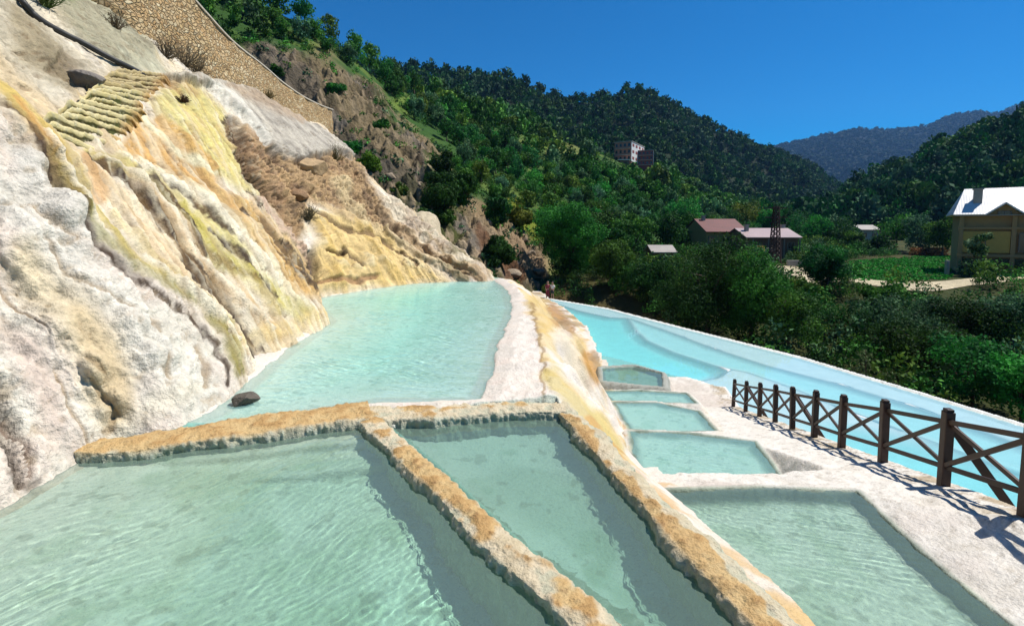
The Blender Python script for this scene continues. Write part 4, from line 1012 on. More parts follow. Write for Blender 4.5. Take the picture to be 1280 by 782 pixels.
# bushes on the bare slope
BS = [(548, 215, 270, 57, 34, DK, 'large dark round bush on the landslide slope'), (625, 298, 348, 48, 28, DK, 'dark bush at the foot of the landslide rubble'), (530, 262, 300, 52, 22, MD, 'green bush below the large round one'),
      (560, 262, 285, 55, 18, MD, 'low green bush right of the large round one'), (462, 196, 222, 46, 18, dict(col=(70, 120, 30), lit=(110, 160, 50), dark=(40, 80, 20)), 'bright green bush beyond the tip of the grey slab'),
      (440, 178, 200, 55, 16, MD, 'small green bush right of the stone wall end'), (345, 84, 100, 75, 10, MD, 'small bush above the stone wall on the slope'), (420, 104, 122, 80, 12, MD, 'small bush on the upper landslide slope'),
      (520, 290, 320, 46, 18, dict(col=(96, 92, 50), lit=(130, 120, 70), dark=(60, 60, 30)), 'dry olive bush above the pale boulder slab'), (650, 252, 292, 75, 16, YG, 'yellow green bush right of the rubble strip'), (500, 232, 250, 62, 12, YG, 'small yellowish bush between rocks on the slope'),
      (476, 150, 168, 85, 12, MD, 'small green bush high on the landslide slope'), (560, 180, 235, 80, 18, DK, 'dark tree at the right border of the landslide'), (580, 210, 262, 76, 20, MD, 'green tree on the border of the landslide, lower down'), (620, 236, 285, 74, 20, DK, 'dark tree beside the yellow green bush')]
for i, (px, pt, pb, Y, hw, cc_, lb) in enumerate(BS):
    hh = hillA[:, :-1].reshape(-1, 3); hx_, hy_ = proj(hh); j = int(np.argmin((hx_-px)**2+(hy_-(pb-3))**2)); g = hh[j]; Y = g[1]
    hgt = (pb-pt)/F*Y*1.05; rx = hw/F*Y
    make_tree('slope_bush' if 'bush' in lb else 'slope_tree', g-np.array([0, 0, .25*hgt]), hgt*1.2, rx, hgt*.55, 2100+i, lb, cat='bush' if 'bush' in lb else 'tree', n=int(np.clip(rx*hgt*700, 900, 6000)), leaf=.3, lobes=10, colr=cc_, cz=hgt*.66, lr=(.3, .5))
# low scrub that hides bare soil
def okS(x, y, mid):
    n_ = fbm(mid[..., 0]*.3, mid[..., 1]*.3, None, 3, 64); return ((x > 250) & (x < 900) & (n_ > .08)).astype(float)
scr = variants(4, 46, .42, 5, 1800, lr=(.4, .6))
pS = ground_pts(hillA[:, :-1], 5200, 15, okS); o = merged('hillside_scrub', pS, scr, .35, 1.1, 25, 'low scrub and weeds scattered over the slopes', .8); o['category'] = 'scrub'
rs = np.random.default_rng(31)
q = np.column_stack([rs.uniform(-2, 75, 5200), rs.uniform(22, 125, 5200)]).astype(np.float32)
rd = sdf(q[:, 0], q[:, 1], [(r_[0]+0, r_[1]) for r_ in [(-40, -10), (8, -4), (2, 30)]])
field = [tuple(vP(a, b)[:2]) for a, b in ((1058, 352), (1062, 326), (1120, 322), (1192, 320), (1188, 349), (1120, 351))]
roadp = [tuple(vP(a, b)[:2]) for a, b in [(985, 333), (990, 345), (1000, 352), (1060, 349), (1100, 355), (1150, 358), (1200, 355), (1280, 346), (1380, 336)]]
drd, _ = seg_dist(q[:, 0], q[:, 1], roadp); dk, _ = seg_dist(q[:, 0], q[:, 1], rim0)
inpool = sdf(q[:, 0], q[:, 1], pool_outline) < 1
m = (drd > 2.3) & (dk > 3.2) & (~inpool) & (sdf(q[:, 0], q[:, 1], field) > 1) & (q[:, 0] > 4) & (vnoise(q[:, 0]*.2, q[:, 1]*.2, None, 5)+.0*q[:, 0] > -.35+.5*(dk < 8))
q = q[m]; qz = valley_h(q[:, 0], q[:, 1])
scv = variants(5, 190, .20, 7, 1850, lr=(.36, .6))
o = merged('valley_scrub', np.column_stack([q, qz]), scv, .5, 1.6, 26, 'low undergrowth covering the valley floor below the houses', .9); o['category'] = 'scrub'
# crop field
rs = np.random.default_rng(41); fx = np.array(field); n_ = 9000
q = np.column_stack([rs.uniform(fx[:, 0].min(), fx[:, 0].max(), n_), rs.uniform(fx[:, 1].min(), fx[:, 1].max(), n_)]).astype(np.float32)
q[:, 1] = np.round(q[:, 1]/.8)*.8+rs.normal(size=n_)*.08; q = q[sdf(q[:, 0], q[:, 1], field) < 0][:3600]
cv_, cf_, cc_, _, _ = crown_data(9, 1, 1, .5, 26, .9, 4, col=(54, 150, 74), lit=(110, 196, 110), dark=(34, 104, 50))
o = merged('crop_field', np.column_stack([q, valley_h(q[:, 0], q[:, 1])+.1]), [(cv_, cf_, cc_, None)], .28, .46, 27, 'leafy green vegetable field beside the yellow house', .9); o['category'] = 'crop'
# ================================================================== wooden fence
M['wood'] = simple('dark_stained_wood', (.030, .014, .010), .55, 14, .6, .6, .006, rnd=.35)
HP = 1.0
posts = []
for Y in (16.7, 15.1, 13.65, 12.3, 11.1, 9.9, 8.7, 7.35, 5.98, 4.76, 3.4):
    posts.append((4.28+.215*Y, Y))
def gh(x, Y): return float(ground_h(np.array([x], np.float32), np.array([Y], np.float32))[0])
pb_ = [np.array([x, Y, gh(x, Y)-.02]) for x, Y in posts]
fence = empty('wooden_fence', pb_[5], label='dark brown wooden fence with crossed braces along the descending path', cat='fence')
inv = np.array(pb_[5])
rs = np.random.default_rng(3)
for i, b in enumerate(pb_):
    mb = MB(); l = b-inv; w_ = .108; tl = rs.normal(size=2)*.012
    mb.bar((l[0], l[1], l[2]-.25), (l[0]+tl[0], l[1]+tl[1], l[2]+HP), w_, w_, up=(.2, 1, 0)); o = mb.build('post', M['wood'], fence, bevel=.012)
    m2 = MB(); m2.bar((l[0]+tl[0], l[1]+tl[1], l[2]+HP-.002), (l[0]+tl[0], l[1]+tl[1], l[2]+HP+.035), w_*.8, w_*.8, up=(.2, 1, 0)); m2.build('cap', M['wood'], o, bevel=.01)
    if i < len(pb_)-1:
        e = pb_[i+1]-inv; u = (e-l)/np.linalg.norm(e-l); a = l+u*.05; c = e-u*.05
        for nm, h0, h1, w2, h2, dx in (('rail', .86, .86, .04, .06, 0), ('rail', .27, .27, .04, .06, 0), ('brace', .30, .82, .035, .055, -.022), ('brace', .82, .30, .035, .055, .022)):
            mb = MB(); mb.bar(a+np.array([dx, 0, h0]), c+np.array([dx, 0, h1]), w2, h2); mb.build(nm, M['wood'], fence, bevel=.006)
for i in (1, 4, 8):
    l = pb_[i]-inv; foot = l+np.array([.75, -.55, 0]); fw = foot+inv; foot[2] = gh(fw[0], fw[1])-inv[2]
    mb = MB(); mb.bar(l+np.array([.03, 0, .85]), foot-np.array([0, 0, .1]), .06, .10); mb.build('stay', M['wood'], fence, bevel=.008)

# ================================================================== stone retaining wall
def stone_mat():
    t = NT('rubble_masonry'); p_ = t.pos(); pw = t.n('VectorMath', operation='ADD'); t.l(p_, pw.inputs[0])
    nz_ = t.n('TexNoise', i_Scale=2.2, i_Detail=3.); t.l(p_, nz_.inputs['Vector']); sc_ = t.n('VectorMath', operation='SCALE'); t.l(nz_.outputs['Color'], sc_.inputs[0]); sc_.inputs['Scale'].default_value = .22; t.l(sc_.outputs[0], pw.inputs[1])
    q_ = t.scale(pw.outputs[0], (1, 1, 1.35))
    e = t.vor(5.6, 'DISTANCE_TO_EDGE', q_); c = t.vor(5.6, 'F1', q_, 'Color')
    sx = t.n('SeparateColor'); t.l(c, sx.inputs[0])
    col = t.ramp(sx.outputs[0], [(0, lin((214, 190, 146))*.95), (.35, lin((196, 160, 110))*.95), (.6, lin((222, 206, 168))*.95), (.85, lin((168, 134, 92))*.95), (1, lin((206, 180, 130))*.95)])
    j = t.ramp(e, [(0, 0), (.05, 0), (.11, 1)])
    n_ = t.noise(7, 5, .6); col = t.mixc(.22, col, t.mixc(1, col, n_, 'MULTIPLY'))
    st_ = t.ramp(t.noise(.5, 5, .6), [(.35, (.75, .7, .62)), (.6, (1, 1, 1))]); col = t.mixc(.45, col, t.mixc(1, col, st_, 'MULTIPLY'))
    col = t.mixc(j, lin((186, 158, 116))*.7, col)
    h = t.math('ADD', t.math('MINIMUM', e, .16), t.math('MULTIPLY', n_, .08))
    return t.fin(t.bsdf(col, .85, t.bump(h, 1.0, .35), .25))
M['stone'] = stone_mat()
# foot and top given in the photograph, depth from the slope under the foot
fw = [(60, -40, 17.0, -190), (130, -8, 17.3, -120), (168, 30, 17.8, -85), (196, 72, 18.8, -50), (228, 86, 20.2, -18), (260, 103, 21.4, 20), (292, 116, 23.5, 54), (330, 130, 26.5, 84), (352, 142, 29, 103), (378, 152, 32, 121), (400, 162, 35, 132), (416, 172, 37.5, 138)]
ft = np.array([P(a, b, Y=y) for a, b, y, c in fw]); tpz = np.array([P(a, c, Y=y+.5) for a, b, y, c in fw])
FT = crom(ft, 16); TP = crom(tpz, 16)
root = empty('stone_retaining_wall', FT[len(FT)//2], label='tall rubble stone retaining wall above the mineral slope', cat='retaining wall')
o0 = FT[len(FT)//2]
nvw = 40; g = FT[:, None]+(TP-FT)[:, None]*np.linspace(-.18, 1, nvw)[None, :, None]-o0
w1 = fbm(g[..., 0]*1.2, g[..., 1]*1.2, g[..., 2]*1.2, 3, 600)*.10; g[..., 0] += w1
back = g.copy()[:, -1:]; back[..., 0] -= .5; bk2 = g.copy()[:, :1]; bk2[..., 0] -= .9
G_ = np.concatenate([g, back, bk2], 1)
wv = G_.reshape(-1, 3); wf = grid_faces(len(FT), nvw+2)
wallo = mesh('masonry', wv, wf, M['stone'], parent=root, smooth=False)
# end face of the wall (towards the landslide)
n0 = (len(FT)-1)*(nvw+2); bmf = bmesh.new(); bmf.from_mesh(wallo.data); bmf.verts.ensure_lookup_table()
try: bmf.faces.new([bmf.verts[n0+i] for i in range(nvw+2)])
except Exception: pass
bmesh.ops.recalc_face_normals(bmf, faces=bmf.faces); bmf.to_mesh(wallo.data); bmf.free()
M['cap'] = simple('concrete_coping', (.50, .45, .36), .85, 5, .25, .4, .01)
mb = MB()
for i in range(len(TP)-1):
    a, b = TP[i]-o0+np.array([-.2, 0, .05]), TP[i+1]-o0+np.array([-.2, 0, .05]); mb.bar(a, b+(b-a)*.01, .5, .07)
mb.build('coping', M['cap'], root)
# fill behind the wall so the bank has a top
fillp = np.concatenate([TP+np.array([-.3, 0, -.05])]); fl2 = fillp+np.array([-9, 3, 1.0]); fl3 = fillp+np.array([-30, 8, 10.])
gF = np.stack([fillp, fl2, fl3], 1).reshape(-1, 3); bank = mesh('road_bank', gF, grid_faces(len(TP), 3), M['earth'], col=np.tile(alb(120, 110, 80), (len(gF), 1))); tag(bank, 'earth bank behind the stone wall', kind='structure')

# ================================================================== mineral covered staircase on the slope
def lerp(a, b, t): return a+(b-a)*t
NS = 17
BL, _ = on_cliff(30, 172, -.06); BR_, _ = on_cliff(156, 196, -.22); TL, _ = on_cliff(134, 92, -.02); TR, _ = on_cliff(216, 100, -.20)
st_root = empty('stone_staircase', (BL+BR_)/2, label='wide flight of mineral crusted steps high on the left slope', cat='staircase')
so = (BL+BR_)/2
M['step'] = mineral('mossy_travertine_step', 2.0, .7, 1.0)
for i in range(NS):
    t0 = i/NS; t1 = (i+1)/NS
    jag = rs.normal(size=2)*.04
    a0, b0 = lerp(BL, TL, t0+jag[0]*.1), lerp(BR_, TR, t0+jag[1]*.1); a1, b1 = lerp(BL, TL, t1), lerp(BR_, TR, t1)
    a0 = a0+(a0-b0)*jag[0]; b0 = b0+(b0-a0)*jag[1]
    up_ = (a1[2]-a0[2]+b1[2]-b0[2])/2*1.0
    n = 90; q = 17; V = np.zeros((n, q, 3)); cc_ = []
    for j, s_q in enumerate(np.linspace(0, 1, n)):
        f0 = lerp(a0, b0, s_q); f1 = lerp(a1, b1, s_q); dr2 = f1-f0; dr2[2] = 0; hd = dr2/np.linalg.norm(dr2); L_ = np.linalg.norm(dr2)
        prof_ = [(.14, -.35), (.13, -.2), (.12, -.08), (.12, 0)]+[(dh_, up_*f_) for f_, dh_ in ((.12, .12), (.25, .115), (.38, .10), (.48, .03), (.58, -.03), (.80, -.04))]+[(-.03, up_*.93), (.03, up_*1.0), (.10, up_*1.01), (L_*.6, up_*1.0), (L_, up_*1.0), (L_+.08, up_*.99), (L_+.15, up_*.6)]
        for k, (dh, dz) in enumerate(prof_): V[j, k] = f0+hd*dh+np.array([0, 0, dz])
    sq_ = np.linspace(0, 1, n); V[:, :, 2] -= (.26*sstep(.82, 1, sq_)+.22*sstep(.16, 0, sq_))[:, None]
    Vf = V.reshape(-1, 3); w3 = fbm(Vf[:, 0]*2.6, Vf[:, 1]*2.6, Vf[:, 2]*2.6, 5, 700+i); w4 = fbm(Vf[:, 0]*14, Vf[:, 1]*14, Vf[:, 2]*8, 3, 720+i)
    hd0 = (lerp(a1, b1, .5)-lerp(a0, b0, .5)); hd0[2] = 0; hd0 /= np.linalg.norm(hd0)
    Vf = Vf-hd0[None]*(.065*w3+.04*w4)[:, None]; Vf[:, 2] += .05*w3+.02*w4
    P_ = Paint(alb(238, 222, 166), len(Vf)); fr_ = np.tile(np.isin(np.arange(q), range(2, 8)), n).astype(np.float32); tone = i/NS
    P_.mix(fr_*.9, alb(*((92, 84, 44) if tone < .55 else (86, 58, 34)))); P_.mix(fr_*sstep(.0, .3, w3)*.7, alb(76, 92, 24)); P_.mix((1-fr_)*sstep(-.1, .3, w3)*.45, alb(208, 190, 112))  # brown-green risers, with the shadow under the lips painted in
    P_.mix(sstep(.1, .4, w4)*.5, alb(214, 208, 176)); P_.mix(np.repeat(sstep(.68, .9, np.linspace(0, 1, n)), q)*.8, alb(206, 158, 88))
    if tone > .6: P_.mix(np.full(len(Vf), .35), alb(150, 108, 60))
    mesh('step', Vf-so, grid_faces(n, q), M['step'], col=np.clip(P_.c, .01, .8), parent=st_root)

# black water hose running down to the stairs
M['rubber'] = simple('black_rubber', (.03, .03, .028), .6, 8, .3, .2, .003)
hp_ = []
for a, b in ((18, -14), (28, 0), (46, 14), (62, 28), (84, 44), (104, 56), (124, 70), (142, 82), (158, 90), (176, 95)):
    q_, nq = on_cliff(a, b, .10); hp_.append(q_)
hs_ = crom(np.array(hp_), 8); mb = MB(); mb.tube([tuple(v) for v in hs_], .075, 8); tag(mb.build('water_hose', M['rubber'], smooth=True), 'thick black hose running down the upper left rock to the stairs', 'hose')

# rocks
def rock(name, loc, size, seed, col, label, rz=0, flat=.6, mat='cliff', ang=0):
    bm2 = bmesh.new(); bmesh.ops.create_icosphere(bm2, subdivisions=5, radius=1); v = np.array([q.co[:] for q in bm2.verts]); f = np.array([[w.index for w in q.verts] for q in bm2.faces]); bm2.free()
    rs_ = np.random.default_rng(seed)
    for k in range(11):
        d = rs_.normal(size=3); d /= np.linalg.norm(d); c_ = rs_.uniform(.5, .85); e = v@d; v -= np.maximum(e-c_, 0)[:, None]*d*.95
    v += v*(.10*fbm(v[:, 0]*1.8+seed, v[:, 1]*1.8, v[:, 2]*1.8, 4, seed)+.03*fbm(v[:, 0]*8, v[:, 1]*8, v[:, 2]*8, 3, seed+1))[:, None]
    v = v*np.array(size); ca, sa = math.cos(rz), math.sin(rz); v = np.stack([v[:, 0]*ca-v[:, 1]*sa, v[:, 0]*sa+v[:, 1]*ca, v[:, 2]], -1)
    cc = Paint(col, len(v)); cc.mul(1+.35*fbm(v[:, 0]*6, v[:, 1]*6, v[:, 2]*6, 3, seed+3))
    o = mesh(name, v, f, M[mat], col=np.clip(cc.c, .01, .8)); o.location = [float(q) for q in loc]; return tag(o, label, 'rock')
q_ = P(304, 504, z=ZA); rock('boulder', q_+np.array([0, 0, .05]), (.20, .13, .10), 4, alb(104, 96, 84), 'dark brownish grey boulder at the edge of the upper pool, on the ochre dam', .3)
q_, _n = on_cliff(106, 105, .0); rock('boulder', q_, (.42, .36, .26), 5, alb(132, 124, 114), 'grey boulder at the upper left corner of the mineral steps', .6)
q_, _n = on_cliff(386, 212, .0); rock('boulder', q_, (.8, .6, .6), 6, alb(196, 166, 124), 'tan boulder in the brown broken rock under the grey slab', .2)
q_, _n = on_cliff(372, 246, .0); rock('boulder', q_, (.5, .4, .35), 8, alb(150, 116, 80), 'brown boulder lower in the broken rock under the grey slab', .9)
# pale slab boulder beyond the upper pool
a = P(536, 288, Y=27); rock('slab_boulder', a, (2.0, 1.3, .75), 12, alb(206, 190, 158), 'large pale tilted slab boulder right of the yellow bulge', -1.2)
bpy.data.objects['slab_boulder'].rotation_euler = (R(12), R(38), 0)
# boulders of the landslide
hh = hillA[:, :-1].reshape(-1, 3); hx_, hy_ = proj(hh)
rs = np.random.default_rng(55)
BL_ = [(662, 318), (648, 332), (672, 342), (632, 318), (655, 300), (690, 356), (640, 345), (606, 282), (525, 232), (510, 220), (496, 210), (478, 192), (455, 150), (430, 118), (498, 168), (516, 186), (486, 222), (505, 240), (668, 356), (652, 352)]
for i, (a, b) in enumerate(BL_):
    j = int(np.argmin((hx_-a)**2+(hy_-b)**2)); s_r = rs.uniform(.5, 1.1)
    o = rock('rubble_boulder', hh[j]+np.array([0, 0, .1]), (s_r, s_r*.8, s_r*.6), 60+i, alb(*(np.array((138, 120, 96))+int(rs.integers(-24, 24)))), 'angular brown boulder among the landslide rubble', rs.uniform(0, 6)); o['group'] = 'landslide boulders'
# dry shrubs on the rock
def dry_shrub(px, py, r_, label, seed, cols=(120, 108, 84), n=260):
    q_, nq = on_cliff(px, py, .0); rs_ = np.random.default_rng(seed); root = empty('dry_shrub', q_, label=label, cat='shrub'); mb = MB()
    tips = []
    for k in range(46):
        d = rs_.normal(size=3); d[2] = abs(d[2])+.3; d /= np.linalg.norm(d); L_ = r_*rs_.uniform(.6, 1.15); m_ = d*L_*.5+rs_.normal(size=3)*.08*r_; e = d*L_+np.array([0, 0, .1*r_])
        mb.tube([(0, 0, -.05), m_, e], [.016, .010, .004], 4); tips.append(e); tips.append(m_*1.3)
        for z in range(2): e2 = m_+(e-m_)*rs_.uniform(.2, .8)+rs_.normal(size=3)*.22*r_; mb.tube([m_, e2], [.008, .003], 4); tips.append(e2)
    mb.build('twigs', simple('dry_twigs', lin(cols)*.6, .9), root)
    t_ = np.array(tips); t_ = t_[rs_.integers(0, len(t_), n)]+rs_.normal(size=(n, 3))*.09*r_; o_ = rs_.normal(size=(n, 3)); o_ /= np.linalg.norm(o_, axis=1)[:, None]
    v, f = leaves((t_, o_), n, .055, .3, rs_, .5); mesh('foliage', v, f, M['leaf'], smooth=False, col=np.tile(lin(cols)*.5, (len(v), 1)), parent=root)
dry_shrub(232, 82, 1.1, 'dry grey shrub at the foot of the stone wall above the ochre fan', 1)
dry_shrub(208, 72, .7, 'smaller dry shrub left of the grey one at the wall foot', 2)
dry_shrub(247, 93, .6, 'small dry shrub right of the grey one at the wall foot', 3)
dry_shrub(145, 36, .5, 'dry shrub on the grey slope left of the stone wall', 4, (130, 112, 88))
dry_shrub(226, 130, .22, 'tiny dark dry weed on the pale yellow fan', 5, (90, 66, 46), 60)
dry_shrub(60, 8, .5, 'green tufts beside the hose near the top edge', 6, (86, 108, 44))
dry_shrub(420, 200, .9, 'olive shrub under the tip of the grey slab', 7, (112, 104, 56))
dry_shrub(386, 276, .5, 'grey weed above the yellow bulge', 8, (120, 110, 84))
dry_shrub(330, 130, .45, 'small dry weed at the foot of the far stone wall', 9, (140, 124, 80))
# ================================================================== houses
M['plaster'] = simple('tan_plaster', tuple(lin((196, 160, 110))*.62), .85, 3, .18, .3, .008)
M['yplaster'] = simple('yellow_plaster', tuple(lin((222, 182, 96))*.65), .85, 3, .15, .3, .008)
M['glass'] = simple('dark_window', (.02, .022, .025), .15, 2, .1, 0, .001, spec=.6)
M['frame'] = simple('window_frame', (.18, .14, .11), .6)
M['white'] = simple('white_paint', (.7, .69, .66), .6, 4, .1, .2, .004)
M['concrete'] = simple('weathered_concrete', (.32, .29, .25), .9, 4, .3, .5, .01)
M['brown'] = simple('brown_plaster', (.16, .085, .055), .85, 3, .25, .3, .008)
M['darkred'] = simple('dark_red_wall', (.22, .05, .045), .8, 3, .25, .3, .008)
M['brick'] = simple('brick_wall', (.42, .19, .14), .9, 3, .3, .4, .01)
M['rustm'] = simple('rusty_steel', (.06, .03, .022), .8, 9, .4, .3, .003)
def sheet_mat(name, col, rough=.45, ribs=12, metal=.0):
    t = NT(name); p_ = t.pos(); s_ = t.n('SeparateXYZ'); t.l(p_, s_.inputs[0])
    w_ = t.math('SINE', t.math('MULTIPLY', s_.outputs[0], ribs*2.0)); n_ = t.noise(1.2, 4, .6)
    v = t.vor(.55, 'F1', t.scale(p_, (1, 1.6, 1)), 'Color'); sx = t.n('SeparateColor'); t.l(v, sx.inputs[0])
    pan = t.ramp(sx.outputs[0], [(0, .82), (1, 1)]); c = t.mixc(1, col, pan, 'MULTIPLY'); c = t.mixc(.35, c, t.mixc(1, c, n_, 'MULTIPLY'))
    return t.fin(t.bsdf(c, rough, t.bump(w_, .15, .01), .5, metal))
M['tin'] = sheet_mat('bright_sheet_roofing', (.78, .78, .78)); M['tin_pink'] = sheet_mat('faded_pink_sheet_roofing', (.42, .30, .29)); M['tile_red'] = sheet_mat('red_roof', tuple(lin((128, 60, 54))*.7), .7)
M['greyroof'] = sheet_mat('grey_roof', (.42, .38, .34), .8)
def window(root, x, z, w, h, y, frame='frame', bars=1, pane='glass'):
    """opening on a wall facing -Y in the local frame of root"""
    f = MB(); t = .09
    for c, d in (((x-w/2, y, z), (t, .14, h+t)), ((x+w/2, y, z), (t, .14, h+t)), ((x, y, z-h/2), (w-t, .16, t)), ((x, y, z+h/2), (w-t, .14, t))): f.box(c, d)
    for k in range(bars): f.box((x-w/2+w*(k+1)/(bars+1), y, z), (.06, .10, h-t))
    o = f.build('window', M[frame], root)
    p_ = MB(); p_.box((x, y+.03, z), (w-t, .03, h-t)); p_.build('pane', M[pane], o); return o
def part(root, name, mat, boxes, bevel=0):
    mb = MB()
    for c, d in boxes: mb.box(c, d)
    return mb.build(name, M[mat], root, bevel=bevel)
# --- the yellow house with the bright tin roof (local x to the right, -y to the camera)
H0 = P(1190, 346, Y=60); gz = H0[2]
hs2 = empty('yellow_house', (H0[0]+.9, 60.5, gz), R(-38), label='yellow two storey house with bright sheet metal roof at the right', cat='house')
L_, D_ = 15.0, 9.0; E_ = (346-268)/10.0                         # eave height, m
part(hs2, 'wall', 'plaster', [((L_/2, D_/2+.25, E_/2), (L_-.2, D_-.5, E_))])
for xq in (.25, 4.9, 7.6, 12): part(hs2, 'pillar', 'plaster', [((xq, .12, E_/2), (.42, .26, E_))])
part(hs2, 'floor_band', 'plaster', [((L_/2, .10, 2.75), (L_+.1, .32, .35)), ((L_/2, .10, 6.1), (L_+.1, .30, .25))])
part(hs2, 'loggia_wall', 'yplaster', [((2.55, .17, 4.4), (4.2, .14, 2.6))])
part(hs2, 'garage_door', 'glass', [((2.6, .17, 1.2), (4.1, .12, 2.3)), ((6.25, .17, 1.2), (2.2, .12, 2.3))])
window(hs2, 6.25, 4.35, 1.7, 2.2, .12, bars=1); window(hs2, 9.6, 4.6, 1.8, 1.5, .12, bars=1, pane='white'); window(hs2, 12.9, 4.5, 1.5, 1.5, .12)
window(hs2, 2.0, 1.0+3.4, 1.0, 1.2, .05, pane='yplaster')
mb = MB(); zr = E_+(268-237)/10.0+.3
def quadslab(mb, pts, th=.14):
    a = [np.array(p, float) for p in pts]; n = np.cross(a[1]-a[0], a[2]-a[0]); n /= np.linalg.norm(n); n *= np.sign(n[2]) if n[2] else 1
    k = len(a); v = a+[q-n*th for q in a]
    mb.add(v, [list(range(k)), [k+i for i in range(k)][::-1]]+[[i, (i+1) % k, k+(i+1) % k, k+i][::-1] for i in range(k)])
# front slope cut by two gables: eave line runs between the gables
R_ = (-.6, L_+.6); dep = 4.7; y0 = -.45
def zat(y): return E_+(zr-E_)*(y-y0)/dep
def yat(z): return y0+dep*(z-E_)/(zr-E_)
gab = [(4.0, 1.5, 1.35), (10.6, 1.7, 1.5)]
front = [(R_[0], y0, E_)]
for gc, gw, ghh in gab: front += [(gc-gw-.25, y0, E_), (gc, yat(E_+ghh), E_+ghh), (gc+gw+.25, y0, E_)]
front += [(R_[1], y0, E_), (R_[1]-.8, y0+dep, zr), (R_[0]+1.3, y0+dep, zr)]
# triangulate as strips between the eave outline and the ridge
rb = MB(); ridge_pts = [(R_[0]+1.3, y0+dep, zr), (R_[1]-.8, y0+dep, zr)]
seq = front[:-2]
for i in range(len(seq)-1):
    xa_, xb_ = max(seq[i][0], ridge_pts[0][0]), min(max(seq[i+1][0], ridge_pts[0][0]), ridge_pts[1][0])
    quadslab(rb, [seq[i], seq[i+1], (xb_, y0+dep, zr), (xa_, y0+dep, zr)] if xb_-xa_ > .01 else [seq[i], seq[i+1], (xb_, y0+dep, zr)])
quadslab(rb, [(R_[0]+1.3, y0+dep+.01, zr), (R_[1]-.8, y0+dep+.01, zr), (R_[1], D_+.5, E_), (R_[0], D_+.5, E_)])
quadslab(rb, [(R_[0]-.01, y0, E_), (R_[0]+1.29, y0+dep, zr), (R_[0]-.01, D_+.5, E_)]); 
for gc, gw, ghh in gab:
    for s_ in (-1, 1):
        quadslab(rb, [(gc+s_*(gw+.25), y0-.12, E_-.02), (gc, y0-.12, E_+ghh+.06), (gc, yat(E_+ghh)+.05, E_+ghh+.06), (gc+s_*(gw+.25), y0+.05, E_-.02)])
roof = rb.build('roof', M['tin'], hs2)
for gc, gw, ghh in gab:
    g_ = MB(); g_.add([(gc-gw, .12, E_-.05), (gc+gw, .12, E_-.05), (gc, .12, E_+ghh-.1), (gc-gw, .35, E_-.05), (gc+gw, .35, E_-.05), (gc, .35, E_+ghh-.1)], [(0, 1, 2), (5, 4, 3), (0, 3, 4, 1), (1, 4, 5, 2), (2, 5, 3, 0)])
    go = g_.build('gable', M['plaster'], hs2); window(go, gc, E_+.1, 1.1, .5, .06)
ch = part(roof, 'chimney', 'concrete', [((1.75, 1.9, zat(1.9)+.35), (.8, .8, 2.2)), ((1.75, 1.9, zat(1.9)+1.5), (1.0, 1.0, .16))])
part(hs2, 'soffit', 'concrete', [((L_/2, -.12, E_-.14), (L_+1, .5, .1))])
# --- low house with the faded pink roof
def low_house(px0, px1, py_e, py_r, pyb, Y, D2, name, label, roofm, wallm, gableside=1, wins=3, ch_=()):
    a = P(px0, py_e, Y=Y); b = P(px1, py_e, Y=Y); e = a[2]; g = P(px0, pyb, Y=Y)[2]; L2 = b[0]-a[0]; H_ = e-g
    r_ = P(px0, py_r, Y=Y+D2/2)[2]-g
    h_ = empty(name, (a[0], Y, g), label=label, cat='house')
    part(h_, 'wall', wallm, [((L2/2, D2/2+.1, H_/2-.6), (L2-.6, D2-.6, H_+1.2))])
    for s_ in (.32, L2-.32):
        gm = MB(); gm.add([(s_, .4, H_), (s_, D2-.2, H_), (s_, D2/2, r_-.18), (s_-.12, .4, H_), (s_-.12, D2-.2, H_), (s_-.12, D2/2, r_-.18)], [(0, 1, 2), (5, 4, 3), (0, 3, 4, 1), (1, 4, 5, 2), (2, 5, 3, 0)]); gm.build('gable', M[wallm], h_)
    rm = MB(); quadslab(rm, [(0, -.3, H_), (L2, -.3, H_), (L2, D2/2, r_), (0, D2/2, r_)]); quadslab(rm, [(0, D2/2+.01, r_), (L2, D2/2+.01, r_), (L2, D2+.4, H_), (0, D2+.4, H_)]); ro = rm.build('roof', M[roofm], h_)
    for cx_, cy_ in ch_: part(ro, 'chimney', 'concrete', [((cx_*L2, cy_*D2, r_-.1), (.55, .55, 1.2)), ((cx_*L2, cy_*D2, r_+.55), (.7, .7, .12))])
    for k in range(wins): window(h_, L2*(k+.5)/wins, H_-1.4, 1.1, 1.1, .36)
    return h_, L2, H_
h2, L2, H2 = low_house(932, 1002, 296.5, 285, 327, 78, 8.0, 'low_house', 'low brown house with a faded pink and white sheet roof', 'tin_pink', 'brown', ch_=((.16, .35), (.93, .55)))
part(h2, 'door', 'glass', [((L2*.9, .3, 1.1), (1.1, .16, 2.1))])
mb = MB()
for k in range(4): mb.box((.8+k*(L2-1.6)/3, -.9, H2/2-.3), (.16, .16, H2))
mb.build('porch_post', M['frame'], h2)
h3, L3, H3 = low_house(882, 936, 289.5, 273.5, 308, 84, 11, 'red_roofed_house', 'low house with a dull red roof left of the pink roofed one', 'tile_red', 'plaster', wins=3, ch_=((.2, .45),))
h4, L4, H4 = low_house(814, 846, 315, 306, 330, 62, 3.6, 'garden_pavilion', 'small grey roofed pavilion showing over the dark trees', 'greyroof', 'brown', wins=1)
h5, L5, H5 = low_house(1076, 1101, 287, 281, 305, 128, 6, 'small_white_roofed_house', 'tiny pale house with a whitish roof behind the green field', 'greyroof', 'concrete', wins=2)
